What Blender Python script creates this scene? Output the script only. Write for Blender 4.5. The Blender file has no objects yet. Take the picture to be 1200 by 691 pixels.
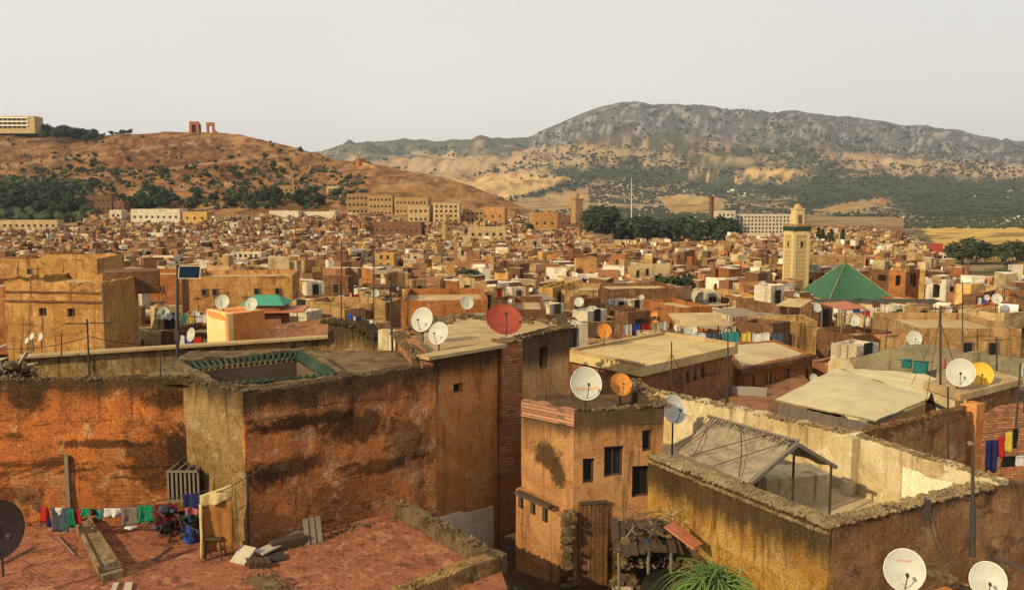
import bpy, math, random
from math import sin, cos, tan, atan2, radians as R, pi, sqrt, floor, exp
from mathutils import Vector, noise
random.seed(7)
rnd = random.random
def U(a, b): return a + (b - a) * rnd()
scene = bpy.context.scene
COL = scene.collection
# ------------------------------------------------------------------ camera
F = 1039.0; CXP = 600.0; CYP = 345.5
PITCH = math.atan(110.5 / F); SP, CP = sin(PITCH), cos(PITCH)
cam_d = bpy.data.cameras.new('camera'); cam = bpy.data.objects.new('camera', cam_d); COL.objects.link(cam)
cam_d.sensor_width = 36; cam_d.lens = 36 * F / 1200; cam_d.clip_end = 30000; cam_d.clip_start = .1
cam.rotation_euler = (pi / 2 - PITCH, 0, 0); scene.camera = cam
scene.render.resolution_x = 1024; scene.render.resolution_y = 589
def tz(py):                       # slope z/y seen at image row py
    v = (CYP - py) / F; return (-SP + v * CP) / (CP + v * SP)
def row(z, y):                    # image row of height z at depth y
    s = z / y; v = (s * CP + SP) / (CP - s * SP); return CYP - v * F
def xd(px, py, y): return y * ((px - CXP) / F) / (CP + (CYP - py) / F * SP)
def Z(px, py, z): y = z / tz(py); return Vector((xd(px, py, y), y, z))
def Y(px, py, y): return Vector((xd(px, py, y), y, tz(py) * y))
def pix(p):
    r = row(p[2], p[1]); den = CP + (CYP - r) / F * SP
    return 600 + F * p[0] / p[1] * den, r
def lerp(a, b, t): return a + (b - a) * t
def interp(tab, x):
    if x <= tab[0][0]: return tab[0][1]
    for (a, va), (b, vb) in zip(tab, tab[1:]):
        if x <= b: return va + (vb - va) * (x - a) / (b - a)
    return tab[-1][1]
def smooth(t): t = max(0, min(1, t)); return t * t * (3 - 2 * t)
def nz(x, y, z=0, o=3): return noise.fractal(Vector((x, y, z)), 1.0, 2.0, o)
# ------------------------------------------------------------------ materials
def newmat(name):
    m = bpy.data.materials.new(name); m.use_nodes = True; nt = m.node_tree; nt.nodes.clear()
    out = nt.nodes.new('ShaderNodeOutputMaterial'); b = nt.nodes.new('ShaderNodeBsdfPrincipled')
    nt.links.new(b.outputs[0], out.inputs[0]); b.inputs['Specular IOR Level'].default_value = .15
    return m, nt, b
class NT:
    def __init__(s, nt): s.nt = nt; s.L = nt.links.new
    def n(s, t, **k):
        o = s.nt.nodes.new('ShaderNode' + t)
        for a, b in k.items(): setattr(o, a, b)
        return o
    def coord(s, sc=(1, 1, 1), src='Object', rot=(0, 0, 0)):
        if not hasattr(s, 'tc'): s.tc = s.n('TexCoord')
        m = s.n('Mapping'); s.L(s.tc.outputs[src], m.inputs[0]); m.inputs['Scale'].default_value = sc; m.inputs['Rotation'].default_value = rot
        return m.outputs[0]
    def noise(s, v, sc, det=5, rough=.6, dist=0):
        o = s.n('TexNoise'); s.L(v, o.inputs['Vector']); o.inputs['Scale'].default_value = sc
        o.inputs['Detail'].default_value = det; o.inputs['Roughness'].default_value = rough; o.inputs['Distortion'].default_value = dist
        return o.outputs[0]
    def ramp(s, f, a, b):     # remap a..b to 0..1 smooth
        o = s.n('MapRange'); o.interpolation_type = 'SMOOTHSTEP'; s.L(f, o.inputs[0]); o.inputs[1].default_value = a; o.inputs[2].default_value = b
        return o.outputs[0]
    def math(s, op, a, b=None):
        o = s.n('Math', operation=op)
        for i, x in enumerate((a, b)):
            if x is None: continue
            if isinstance(x, (int, float)): o.inputs[i].default_value = x
            else: s.L(x, o.inputs[i])
        return o.outputs[0]
    def mix(s, f, a, b, mode='MIX'):
        o = s.n('Mix', data_type='RGBA', blend_type=mode)
        for i, x in ((0, f), (6, a), (7, b)):
            if isinstance(x, (int, float)): o.inputs[i].default_value = x
            elif isinstance(x, tuple): o.inputs[i].default_value = (*x, 1)
            else: s.L(x, o.inputs[i])
        return o.outputs[2]
    def bump(s, h, st, dist=.05, prev=None):
        o = s.n('Bump'); s.L(h, o.inputs['Height']); o.inputs['Strength'].default_value = st; o.inputs['Distance'].default_value = dist
        if prev: s.L(prev, o.inputs['Normal'])
        return o.outputs[0]
def plaster(name, c1, c2, c3=None, dark=(.045, .026, .014), stain=.6, streak=.5, band=.4, flake=.4, sc=1.0, bump=.8, grain=.5, top=None, brick=0, bands2=0, spots=()):
    m, nt, b = newmat(name); k = NT(nt)
    co = k.coord(); oi = k.n('ObjectInfo')
    va = k.n('VectorMath', operation='ADD'); k.L(co, va.inputs[0])
    cb = k.n('CombineXYZ'); k.L(k.math('MULTIPLY', oi.outputs['Random'], 60.0), cb.inputs[0]); k.L(cb.outputs[0], va.inputs[1])
    v = va.outputs[0]
    def sv(s):
        mm = k.n('Mapping'); k.L(v, mm.inputs[0]); mm.inputs['Scale'].default_value = s; return mm.outputs[0]
    n1 = k.noise(v, .55 * sc, 7, .68, .6)
    col = k.mix(k.ramp(n1, .36, .64), c1, c2)
    n2 = k.noise(v, 1.9 * sc, 8, .7, .8)
    if c3:
        col = k.mix(k.math('MULTIPLY', k.ramp(n2, .56, .62), flake), col, c3)
        col = k.mix(k.math('MULTIPLY', k.ramp(k.noise(v, .42 * sc, 9, .78, 1.2), .55, .59), flake * .65), col, c3)
    if brick:
        bt = k.n('TexBrick'); cx = k.n('SeparateXYZ'); k.L(co, cx.inputs[0]); c2_ = k.n('CombineXYZ')
        k.L(k.math('ADD', cx.outputs[0], cx.outputs[1]), c2_.inputs[0]); k.L(cx.outputs[2], c2_.inputs[1]); k.L(c2_.outputs[0], bt.inputs[0])
        bt.inputs['Scale'].default_value = 1.0; bt.inputs['Brick Width'].default_value = .3; bt.inputs['Row Height'].default_value = .085; bt.inputs['Mortar Size'].default_value = .014
        bt.inputs['Color1'].default_value = (*[x * 1.15 for x in c1], 1); bt.inputs['Color2'].default_value = (*[x * .75 for x in c2], 1); bt.inputs['Mortar'].default_value = (.17, .12, .08, 1)
        col = k.mix(k.math('MULTIPLY', k.ramp(n1, .62, .5), brick) if brick > .6 else k.math('MULTIPLY', k.ramp(k.noise(v, .8, 7, .7, .5), .53, .57), brick * 1.8), col, bt.outputs[0])
    if streak:
        n3 = k.noise(sv((1.7 * sc, 1.7 * sc, .16 * sc)), 1.6, 6, .65, .3)
        col = k.mix(k.math('MULTIPLY', k.ramp(n3, .52, .7), streak), col, dark)
    if band:
        n4 = k.noise(sv((.35 * sc, .35 * sc, 1.7 * sc)), 1.0, 8, .72, .9)
        col = k.mix(k.math('MULTIPLY', k.ramp(n4, .54, .64), band), col, dark)
        n8 = k.noise(sv((2.2 * sc, 2.2 * sc, 9 * sc)), 1.5, 6, .75, .4)
        col = k.mix(k.math('MULTIPLY', k.ramp(n8, .60, .67), min(1, band * 1.3)), col, dark)
    if stain:
        n5 = k.noise(v, .9 * sc, 9, .75, 1.4)
        col = k.mix(k.math('MULTIPLY', k.ramp(n5, .55, .66), stain), col, tuple(x * 1.3 for x in dark))
    if top is not None:
        ge = k.n('NewGeometry'); sx = k.n('SeparateXYZ'); k.L(ge.outputs['Position'], sx.inputs[0])
        d = k.math('ADD', sx.outputs[2], k.math('MULTIPLY', k.noise(sv((1, 1, .4)), 1.8, 7, .7), 1.1))
        dz = k.math('SUBTRACT', top + .3, sx.outputs[2])                      # rain streaks running down from the wall head
        dr = k.math('SUBTRACT', k.noise(sv((1.3, 1.3, .10)), 1.9, 9, .8, .5), k.math('MULTIPLY', dz, .10))
        col = k.mix(k.math('MULTIPLY', k.ramp(dr, .40, .56), .75), col, (.06, .038, .022))
        col = k.mix(k.math('MULTIPLY', k.ramp(d, top - .1, top + .45), .88), col, (.05, .038, .022))
    for (sx_, sy_, sz_, rx, rz, am) in spots:       # stains that have a place of their own on the wall
        ge2 = k.n('NewGeometry'); mp = k.n('Mapping'); k.L(ge2.outputs['Position'], mp.inputs[0]); mp.inputs['Location'].default_value = (-sx_ / rx, -sy_ / rx, -sz_ / rz); mp.inputs['Scale'].default_value = (1 / rx, 1 / rx, 1 / rz)
        ln = k.n('VectorMath', operation='LENGTH'); k.L(mp.outputs[0], ln.inputs[0])
        dd = k.math('ADD', ln.outputs['Value'], k.math('MULTIPLY', k.math('SUBTRACT', k.noise(v, 2.6, 8, .75, .8), .5), 2.4))
        col = k.mix(k.math('MULTIPLY', k.ramp(dd, 1.05, .55), am), col, dark)
    n6 = k.noise(v, 21 * sc, 5, .75)
    col = k.mix(k.math('MULTIPLY', k.ramp(n6, .49, .62), grain), col, k.mix(.72, col, dark))
    col = k.mix(k.math('MULTIPLY', k.ramp(n6, .48, .3), grain * .6), col, k.mix(.4, col, tuple(min(.8, x * 1.4 + .06) for x in c1)))
    k.L(col, b.inputs['Base Color']); b.inputs['Roughness'].default_value = .95
    h = k.math('ADD', k.math('MULTIPLY', n2, .25), k.math('MULTIPLY', n6, .5))
    n7 = k.noise(v, 9 * sc, 8, .8)
    nb = k.bump(k.math('ADD', k.math('MULTIPLY', n6, 1.2), k.math('MULTIPLY', n7, .7)), bump, .07)
    k.L(nb, b.inputs['Normal'])
    return m
def plain(name, c, rough=.7, var=.3, sc=6, metal=0, spec=.3, dirt=None, bump=0):
    m, nt, b = newmat(name); k = NT(nt); v = k.coord()
    n = k.noise(v, sc, 6, .7); col = k.mix(k.math('MULTIPLY', k.ramp(n, .4, .7), var), c, tuple(x * .45 for x in c))
    if dirt: col = k.mix(k.math('MULTIPLY', k.ramp(k.noise(v, sc * .5, 8, .75, 1), .48, .68), .75), col, dirt)
    k.L(col, b.inputs['Base Color']); b.inputs['Roughness'].default_value = rough; b.inputs['Metallic'].default_value = metal
    b.inputs['Specular IOR Level'].default_value = spec
    if bump: k.L(k.bump(n, bump, .03), b.inputs['Normal'])
    return m
M = {}
ORA = (.52, .17, .045); ORB = (.25, .08, .028); LITE = (.55, .36, .19)
def sp(px, r_, y, rx, rz, am=.8): p = Y(px, r_, y); return (p.x, p.y, p.z, rx, rz, am)
OW = dict(dark=(.028, .017, .010), stain=.75, streak=.35, band=.8, flake=.9, bump=1.1, brick=.28, grain=.85)
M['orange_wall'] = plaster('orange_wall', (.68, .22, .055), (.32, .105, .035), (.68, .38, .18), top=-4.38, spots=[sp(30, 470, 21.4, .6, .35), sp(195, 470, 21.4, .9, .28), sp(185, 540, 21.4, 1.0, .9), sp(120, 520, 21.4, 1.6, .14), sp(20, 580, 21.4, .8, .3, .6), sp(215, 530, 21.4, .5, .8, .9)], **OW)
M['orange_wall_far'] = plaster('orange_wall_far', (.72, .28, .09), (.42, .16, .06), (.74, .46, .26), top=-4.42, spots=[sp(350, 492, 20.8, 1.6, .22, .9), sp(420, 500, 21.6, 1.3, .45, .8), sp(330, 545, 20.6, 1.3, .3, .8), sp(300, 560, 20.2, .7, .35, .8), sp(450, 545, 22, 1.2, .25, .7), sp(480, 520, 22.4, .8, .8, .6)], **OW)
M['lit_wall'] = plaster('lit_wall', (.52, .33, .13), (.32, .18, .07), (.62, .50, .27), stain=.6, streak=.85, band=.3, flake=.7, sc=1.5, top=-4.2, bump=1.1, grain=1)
M['tower_wall'] = plaster('tower_wall', (.74, .31, .095), (.54, .20, .06), (.74, .44, .20), stain=.45, streak=.5, band=.3, flake=.45, sc=1.2, top=-4.3, bump=.8, grain=.7)
M['brick_wall'] = plaster('brick_wall', (.60, .27, .12), (.44, .17, .075), (.45, .27, .14), stain=.35, streak=.45, band=.2, flake=.25, brick=.95, bump=1)
M['peach_wall'] = plaster('peach_wall', (.46, .235, .095), (.33, .15, .06), (.50, .31, .16), stain=.5, streak=.8, band=.25, flake=.45, sc=1.3, top=-5.35, bump=.6, grain=.6, spots=[sp(640, 532, 22.0, .55, .42, .9), sp(655, 555, 21.7, .3, .5, .9), sp(690, 590, 21.6, .3, .2, .5), sp(740, 650, 21.8, 1.0, .7, .8), sp(664, 500, 21.6, .2, .3, .5)])
M['gold_wall'] = plaster('gold_wall', (.64, .37, .08), (.44, .21, .05), (.64, .45, .19), stain=.35, streak=.8, band=.3, flake=.6, top=-6.75, bump=1, grain=.95, sc=1.3, spots=[sp(790, 560, 21, .6, .6, .6)], dark=(.06, .03, .015))
M['coping_stone'] = plaster('coping_stone', (.52, .38, .20), (.26, .17, .085), (.66, .55, .36), stain=.55, streak=0, band=0, flake=.7, sc=3, bump=1, grain=.8)
M['peach_tower'] = plaster('peach_tower', (.74, .42, .18), (.56, .27, .10), (.56, .38, .2), stain=.4, streak=.4, band=.25, flake=.4, sc=1.2, top=-4.5, bump=.7, grain=.7)
M['rust_wall'] = plaster('rust_wall', (.46, .25, .12), (.28, .13, .06), (.56, .41, .24), stain=.7, streak=.4, band=.5, flake=.5, top=-6.1, bump=1.2, grain=.9, sc=1.3)
M['cream_wall'] = plaster('cream_wall', (.58, .49, .31), (.46, .34, .18), (.68, .61, .46), stain=.6, streak=.7, band=.1, flake=.7, bump=.5, dark=(.12, .07, .03))
M['rubble'] = plaster('rubble', (.36, .25, .13), (.16, .10, .05), (.56, .45, .28), stain=.7, streak=0, band=0, flake=.6, sc=3, bump=1.2, grain=1)
M['roof_tan'] = plaster('roof_tan', (.50, .37, .19), (.38, .25, .12), (.56, .46, .28), stain=.35, streak=0, band=0, flake=.5, bump=.6)
M['roof_yellow'] = plaster('roof_yellow', (.56, .43, .20), (.45, .32, .14), (.62, .52, .30), stain=.25, streak=0, band=0, flake=.5, bump=.4)
M['floor_cream'] = plaster('floor_cream', (.50, .40, .24), (.40, .29, .16), (.56, .48, .33), stain=.25, streak=0, band=0, flake=.5, bump=.4)
M['dirt'] = plaster('dirt', (.22, .13, .07), (.12, .07, .04), (.34, .24, .14), stain=.6, streak=0, band=0, sc=2, bump=1.2)
M['white_patch'] = plaster('white_patch', (.74, .62, .46), (.62, .49, .34), (.78, .68, .54), stain=.2, streak=.15, band=0, flake=.3, bump=.4)
def tile_floor():
    m, nt, b = newmat('red_tiles'); k = NT(nt); v = k.coord(rot=(0, 0, .62)); w = k.coord()
    bt = k.n('TexBrick'); k.L(v, bt.inputs[0]); bt.inputs['Scale'].default_value = 1; bt.inputs['Brick Width'].default_value = .2; bt.inputs['Row Height'].default_value = .1; bt.inputs['Mortar Size'].default_value = .010
    bt.inputs['Color1'].default_value = (.34, .105, .05, 1); bt.inputs['Color2'].default_value = (.21, .065, .036, 1); bt.inputs['Mortar'].default_value = (.36, .18, .10, 1)
    n = k.noise(w, .8, 9, .75, 1.2); col = k.mix(k.ramp(n, .5, .6), bt.outputs[0], (.28, .10, .052))
    col = k.mix(k.math('MULTIPLY', k.ramp(k.noise(w, 1.3, 9, .75, 2), .49, .62), .85), col, (.085, .04, .026))
    col = k.mix(k.math('MULTIPLY', k.ramp(k.noise(w, 2.3, 6, .75, 1), .53, .63), .6), col, (.50, .27, .14))
    g = k.noise(w, 24, 4, .7); col = k.mix(k.math('MULTIPLY', k.ramp(g, .5, .68), .6), col, (.12, .05, .03))
    k.L(col, b.inputs['Base Color']); b.inputs['Roughness'].default_value = .9
    k.L(k.bump(k.math('ADD', g, n), .7, .05), b.inputs['Normal']); return m
M['red_tiles'] = tile_floor()
# palette for the houses of the town: name -> colours
PAL = {'ochre': ((0.514, 0.280, 0.089), (0.380, 0.180, 0.054)), 'orange': ((0.391, 0.155, 0.049), (0.277, 0.100, 0.031)), 'tan': ((0.432, 0.270, 0.118), (0.308, 0.175, 0.073)),
       'cream': ((0.566, 0.420, 0.216), (0.432, 0.280, 0.128)), 'whitewashed': ((0.679, 0.600, 0.462), (0.514, 0.420, 0.295)), 'brown': ((0.206, 0.100, 0.047), (0.134, 0.062, 0.030)),
       'pinkish': ((0.339, 0.160, 0.079), (0.257, 0.110, 0.054)), 'yellow': ((0.534, 0.330, 0.098), (0.411, 0.235, 0.068))}
for n_, (a_, b_) in PAL.items():
    M['h_' + n_] = plaster('house_' + n_, a_, b_, tuple(min(.75, x * 1.3 + .05) for x in a_), stain=.8, streak=.85, band=.5, flake=.6, sc=.9, bump=.8, grain=.85, dark=(.045, .025, .014))
for n_, c_ in {'dark': (.012, .010, .008), 'iron': (.04, .035, .03), 'greywood': (.16, .13, .10), 'darkwood': (.07, .045, .03), 'wire': (.03, .026, .022),
               'palewood': (.42, .36, .27)}.items():
    M[n_] = plain(n_, c_, var=.5, sc=9)
M['frame'] = plain('frame', (.17, .11, .07)); M['glass'] = plain('glass', (.02, .022, .025), rough=.2, var=.2, spec=.5)
M['dish_white'] = plain('dish_white', (.42, .42, .37), rough=.55, var=.3, sc=3, dirt=(.33, .29, .22))
M['dish_rim'] = plain('dish_rim', (.6, .59, .54), rough=.4, var=.1)
M['dish_orange'] = plain('dish_orange', (.50, .20, .035), rough=.7, var=.6, sc=4, dirt=(.25, .08, .02))
M['dish_red'] = plain('dish_red', (.26, .045, .022), rough=.7, var=.5, sc=4, dirt=(.18, .04, .02))
M['dish_yellow'] = plain('dish_yellow', (.62, .36, .03), rough=.6, var=.4, sc=4)
M['dish_dark'] = plain('dish_dark', (.07, .045, .035), rough=.8, var=.5, sc=4)
M['mark_red'] = plain('mark_red', (.55, .10, .03)); M['mark_orange'] = plain('mark_orange', (.65, .22, .02), var=.5, sc=30)
M['steel'] = plain('steel', (.30, .28, .26), rough=.5, metal=.4)
M['green_tile'] = plain('green_tile', (.010, .040, .022), rough=.6, var=.8, sc=6, dirt=(.06, .05, .03))
M['pyramid_green'] = plain('pyramid_green', (.035, .115, .068), rough=.75, var=.8, sc=2.5, dirt=(.03, .075, .045))
M['tarp_green'] = plain('tarp_green', (.045, .25, .16), rough=.6, var=.4, sc=2)
M['sheet_pale'] = plain('sheet_pale', (.47, .39, .235), rough=.9, var=.35, sc=.9, dirt=(.50, .40, .24), bump=.3)
M['sheet_side'] = plain('sheet_side', (.46, .28, .13), rough=.9, var=.5, sc=1.5, dirt=(.35, .26, .17))
M['tent'] = plain('tent', (.27, .22, .155), rough=1, var=.6, sc=5, dirt=(.17, .14, .10), bump=1, spec=0)
M['white'] = plain('white', (.72, .69, .62), var=.25, sc=4); M['tile_red'] = plain('tile_red', (.40, .14, .07), var=.5, sc=5)
M['red_paint'] = plain('red_paint', (.36, .06, .035), var=.6); M['blue_plastic'] = plain('blue_plastic', (.03, .07, .30), rough=.4, var=.3)
M['panel_dark'] = plain('panel_dark', (.010, .02, .04), rough=.9, spec=0)
M['rust_brick'] = plain('rust_brick', (.30, .09, .045), var=.6, sc=8)
for n_, c_ in {'c_red': (.40, .03, .03), 'c_green': (.02, .22, .12), 'c_teal': (.04, .22, .22), 'c_navy': (.03, .035, .12), 'c_blue': (.04, .09, .42), 'c_pink': (.50, .16, .17),
               'c_grey': (.20, .16, .15), 'c_white': (.66, .63, .62), 'c_yellow': (.62, .46, .08), 'c_orange': (.52, .17, .03), 'c_black': (.02, .018, .02), 'c_maroon': (.12, .02, .03),
               'c_brown': (.34, .16, .05), 'c_cream': (.62, .50, .24), 'c_slate': (.07, .09, .13)}.items():
    M[n_] = plain(n_, tuple(x * .72 for x in c_), rough=.95, var=.6, sc=9, spec=.05)
def foliage(name, a, b_, tr=.0):
    m, nt, b = newmat(name); k = NT(nt); v = k.coord(); oi = k.n('ObjectInfo')
    n = k.noise(v, .9, 4, .6); col = k.mix(k.ramp(n, .35, .65), a, b_)
    col = k.mix(k.math('MULTIPLY', oi.outputs['Random'], .8), col, tuple(x * .5 for x in a)); k.L(col, b.inputs['Base Color']); b.inputs['Roughness'].default_value = .8
    return m
M['leaf'] = foliage('leaf', (.045, .058, .026), (.08, .088, .04)); M['leaf_dark'] = foliage('leaf_dark', (.03, .048, .022), (.055, .07, .03))
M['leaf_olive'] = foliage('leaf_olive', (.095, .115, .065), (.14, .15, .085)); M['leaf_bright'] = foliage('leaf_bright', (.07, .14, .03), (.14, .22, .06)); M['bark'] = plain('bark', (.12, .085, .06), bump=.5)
# ------------------------------------------------------------------ mesh builder
class MB:
    def __init__(s): s.v = []; s.f = []; s.m = []
    def quad(s, *p, m=0):
        i = len(s.v); s.v += [tuple(q) for q in p]; s.f.append(tuple(range(i, i + len(p)))); s.m.append(m); return s
    def prism(s, poly, z0, z1, m=0, cap=True, zt=None, bottom=True):
        n = len(poly); i = len(s.v); zt = zt or [z1] * n
        s.v += [(p[0], p[1], z0) for p in poly] + [(p[0], p[1], z) for p, z in zip(poly, zt)]
        for k in range(n):
            j = (k + 1) % n; s.f.append((i + k, i + j, i + n + j, i + n + k)); s.m.append(m)
        if cap: s.f.append(tuple(i + n + k for k in range(n))); s.m.append(m)
        if bottom: s.f.append(tuple(i + n - 1 - k for k in range(n))); s.m.append(m)
        return s
    def box(s, c, sx, sy, sz, a=0, m=0, tilt=None, j=0):      # c = centre of the base
        ca, sa = cos(a), sin(a); q = []
        for dz in (0, sz):
            for dx, dy in ((-1, -1), (1, -1), (1, 1), (-1, 1)):
                x, y = dx * sx / 2, dy * sy / 2
                p = Vector((x, y, dz))
                if tilt: p = tilt @ p
                q.append((c[0] + p.x * ca - p.y * sa + U(-j, j), c[1] + p.x * sa + p.y * ca + U(-j, j), c[2] + p.z + U(-j, j)))
        i = len(s.v); s.v += q
        for f in ((0, 1, 5, 4), (1, 2, 6, 5), (2, 3, 7, 6), (3, 0, 4, 7), (4, 5, 6, 7), (3, 2, 1, 0)): s.f.append(tuple(i + t for t in f)); s.m.append(m)
        return s
    def tube(s, pts, r, n=6, m=0, r2=None):
        pts = [Vector(p) for p in pts]; i0 = len(s.v); L = len(pts)
        for k, p in enumerate(pts):
            d = (pts[min(k + 1, L - 1)] - pts[max(k - 1, 0)]).normalized(); a = Vector((0, 0, 1)) if abs(d.z) < .9 else Vector((1, 0, 0))
            e = d.cross(a).normalized(); g = d.cross(e); rr = r if r2 is None else lerp(r, r2, k / (L - 1))
            for q in range(n): t = 2 * pi * q / n; s.v.append(tuple(p + e * cos(t) * rr + g * sin(t) * rr))
        for k in range(L - 1):
            for q in range(n):
                a_ = i0 + k * n + q; b_ = i0 + k * n + (q + 1) % n; s.f.append((a_, b_, b_ + n, a_ + n)); s.m.append(m)
        s.f.append(tuple(i0 + n - 1 - q for q in range(n))); s.f.append(tuple(i0 + (L - 1) * n + q for q in range(n))); s.m += [m, m]
        return s
    def bar(s, a, b, w, h, m=0):        # rectangular bar from a to b
        a, b = Vector(a), Vector(b); d = (b - a).normalized(); e = d.cross(Vector((0, 0, 1)))
        e = (e.normalized() if e.length > .01 else Vector((1, 0, 0))); g = e.cross(d)
        i = len(s.v)
        for p in (a, b):
            for x, y in ((-1, -1), (1, -1), (1, 1), (-1, 1)): s.v.append(tuple(p + e * x * w / 2 + g * y * h / 2))
        for f in ((0, 1, 2, 3), (7, 6, 5, 4), (0, 4, 5, 1), (1, 5, 6, 2), (2, 6, 7, 3), (3, 7, 4, 0)): s.f.append(tuple(i + t for t in f)); s.m.append(m)
        return s
    def lump(s, c, r, m=0, sq=.75):
        i = len(s.v); ph = (1 + 5 ** .5) / 2; a = U(0, 6.3); ca, sa = cos(a), sin(a)
        for x, y, z in ((-1, ph, 0), (1, ph, 0), (-1, -ph, 0), (1, -ph, 0), (0, -1, ph), (0, 1, ph), (0, -1, -ph), (0, 1, -ph), (ph, 0, -1), (ph, 0, 1), (-ph, 0, -1), (-ph, 0, 1)):
            q = r * .53 * U(.72, 1.25); s.v.append((c[0] + (x * ca - y * sa) * q, c[1] + (x * sa + y * ca) * q, c[2] + z * q * sq))
        for f in ((0, 11, 5), (0, 5, 1), (0, 1, 7), (0, 7, 10), (0, 10, 11), (1, 5, 9), (5, 11, 4), (11, 10, 2), (10, 7, 6), (7, 1, 8), (3, 9, 4), (3, 4, 2), (3, 2, 6), (3, 6, 8), (3, 8, 9), (4, 9, 5), (2, 4, 11), (6, 2, 10), (8, 6, 7), (9, 8, 1)):
            s.f.append(tuple(i + t for t in f)); s.m.append(m)
        return s
    def bounds(s):
        xs = [v[0] for v in s.v]; ys = [v[1] for v in s.v]; zs = [v[2] for v in s.v]; return (min(xs) + max(xs)) / 2, (min(ys) + max(ys)) / 2, min(zs)
    def build(s, name, mats, parent=None, smooth_=False):
        if parent is None: org = Vector(s.bounds())
        else:
            org = Vector((0, 0, 0)); p = parent
            while p: org = org + p.location; p = p.parent
        me = bpy.data.meshes.new(name); me.from_pydata([(v[0] - org.x, v[1] - org.y, v[2] - org.z) for v in s.v], [], s.f)
        mats = mats if isinstance(mats, (list, tuple)) else [mats]
        for m in mats: me.materials.append(m)
        if len(mats) > 1: me.polygons.foreach_set('material_index', s.m)
        if smooth_: me.polygons.foreach_set('use_smooth', [True] * len(s.f))
        me.update(); o = bpy.data.objects.new(name, me); COL.objects.link(o)
        if parent: o.parent = parent
        else: o.location = org
        return o
def tag(o, label=None, cat=None, group=None, kind=None):
    if label: o['label'] = label
    if cat: o['category'] = cat
    if group: o['group'] = group
    if kind: o['kind'] = kind
    return o
def empty(name, loc, label=None, cat=None, group=None, rz=0):
    o = bpy.data.objects.new(name, None); o.empty_display_size = .3; COL.objects.link(o); o.location = loc; o.rotation_euler.z = rz
    return tag(o, label, cat, group)
def copy_tree(o, parent=None):
    c = o.copy(); COL.objects.link(c); c.parent = parent
    for ch in list(KIDS.get(o.name, ())): copy_tree(ch, c)
    return c
KIDS = {}
def kids(*roots):
    for r in roots:
        for ch in r.children: KIDS.setdefault(r.name, []).append(ch); kids(ch)
# a rough wall: displaced front face, uneven top, real openings; A->B runs left to right seen from outside
def panel(mb, A, B, zb, zt, th=.3, res=.22, disp=.03, holes=(), topj=.03, seed=0, rev=.22, m=0, tm=None):
    A = Vector((A[0], A[1])); B = Vector((B[0], B[1])); L = (B - A).length; d = (B - A) / L; n = Vector((d.y, -d.x))
    zt0, zt1 = zt if isinstance(zt, tuple) else (zt, zt); tm = m if tm is None else tm
    ss = set([0, L]); ns = max(1, int(L / res)); ss |= {L * i / ns for i in range(ns + 1)}
    H = min(zt0, zt1) - zb; nzz = max(1, int(H / res)); zs = {zb + H * i / nzz for i in range(nzz + 1)}
    for h in holes: ss |= {h[0], h[1]}; zs |= {h[2], h[3]}
    def clean(S, keep):
        S = sorted(S); out = []
        for q in S:
            if out and q - out[-1] < .05:
                if q in keep: out[-1] = q
                continue
            out.append(q)
        return out
    ss = clean(ss, {h[0] for h in holes} | {h[1] for h in holes} | {L}); zs = clean(zs, {h[2] for h in holes} | {h[3] for h in holes} | {zb + H})
    if len(zs) < 2: zs = [zb, zb + H]
    i0 = len(mb.v); NS, NZ = len(ss), len(zs); bk = []
    for a, s_ in enumerate(ss):
        tj = nz(s_ * 1.3 + seed, seed * 3.1, 0, 4) * topj * 2 + U(-topj, topj) * .5; top = lerp(zt0, zt1, s_ / L) + tj
        for b, z in enumerate(zs):
            f = (z - zb) / H; zz = z if b < NZ - 1 else top
            if b == NZ - 2 and b > 0: zz = z + (top - zs[-1]) * .4 if not holes else z
            q = (nz(s_ * .7 + seed * 7, z * .7, seed, 3) * 1.1 + .12 * nz(s_ * 4, z * 4, seed + 9, 2)) * disp
            p = A + d * s_ + n * q; mb.v.append((p.x, p.y, zz))
        p = A + d * s_ - n * th; mb.v.append((p.x, p.y, top + U(-topj, topj) * .5)); mb.v.append((p.x, p.y, zb))
    W = NZ + 2
    def inh(a, b):
        sm = (ss[a] + ss[a + 1]) / 2; zm = (zs[b] + zs[b + 1]) / 2
        return any(h[0] < sm < h[1] and h[2] < zm < h[3] for h in holes)
    def bkp(i, dd=rev): x, y, z = mb.v[i]; return (x - n.x * dd, y - n.y * dd, z)
    for a in range(NS - 1):
        for b in range(NZ - 1):
            p = i0 + a * W + b; q = p + W
            if inh(a, b):
                for (i, j, aa, bb) in ((p, p + 1, a - 1, b), (q + 1, q, a + 1, b), (q, p, a, b - 1), (p + 1, q + 1, a, b + 1)):
                    if aa < 0 or bb < 0 or aa >= NS - 1 or bb >= NZ - 1 or not inh(aa, bb): mb.quad(mb.v[i], mb.v[j], bkp(j), bkp(i), m=m)
            else: mb.f.append((p, q, q + 1, p + 1)); mb.m.append(m)
        p = i0 + a * W; q = p + W
        mb.f.append((p + NZ - 1, q + NZ - 1, q + NZ, p + NZ)); mb.m.append(tm)
        mb.f.append((p + NZ, q + NZ, q + NZ + 1, p + NZ + 1)); mb.m.append(m)
    for a in (0, NS - 1):
        p = i0 + a * W; mb.f.append(tuple([p + b for b in range(NZ)] + [p + NZ, p + NZ + 1])); mb.m.append(m)
    return A, d, n, L
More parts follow.
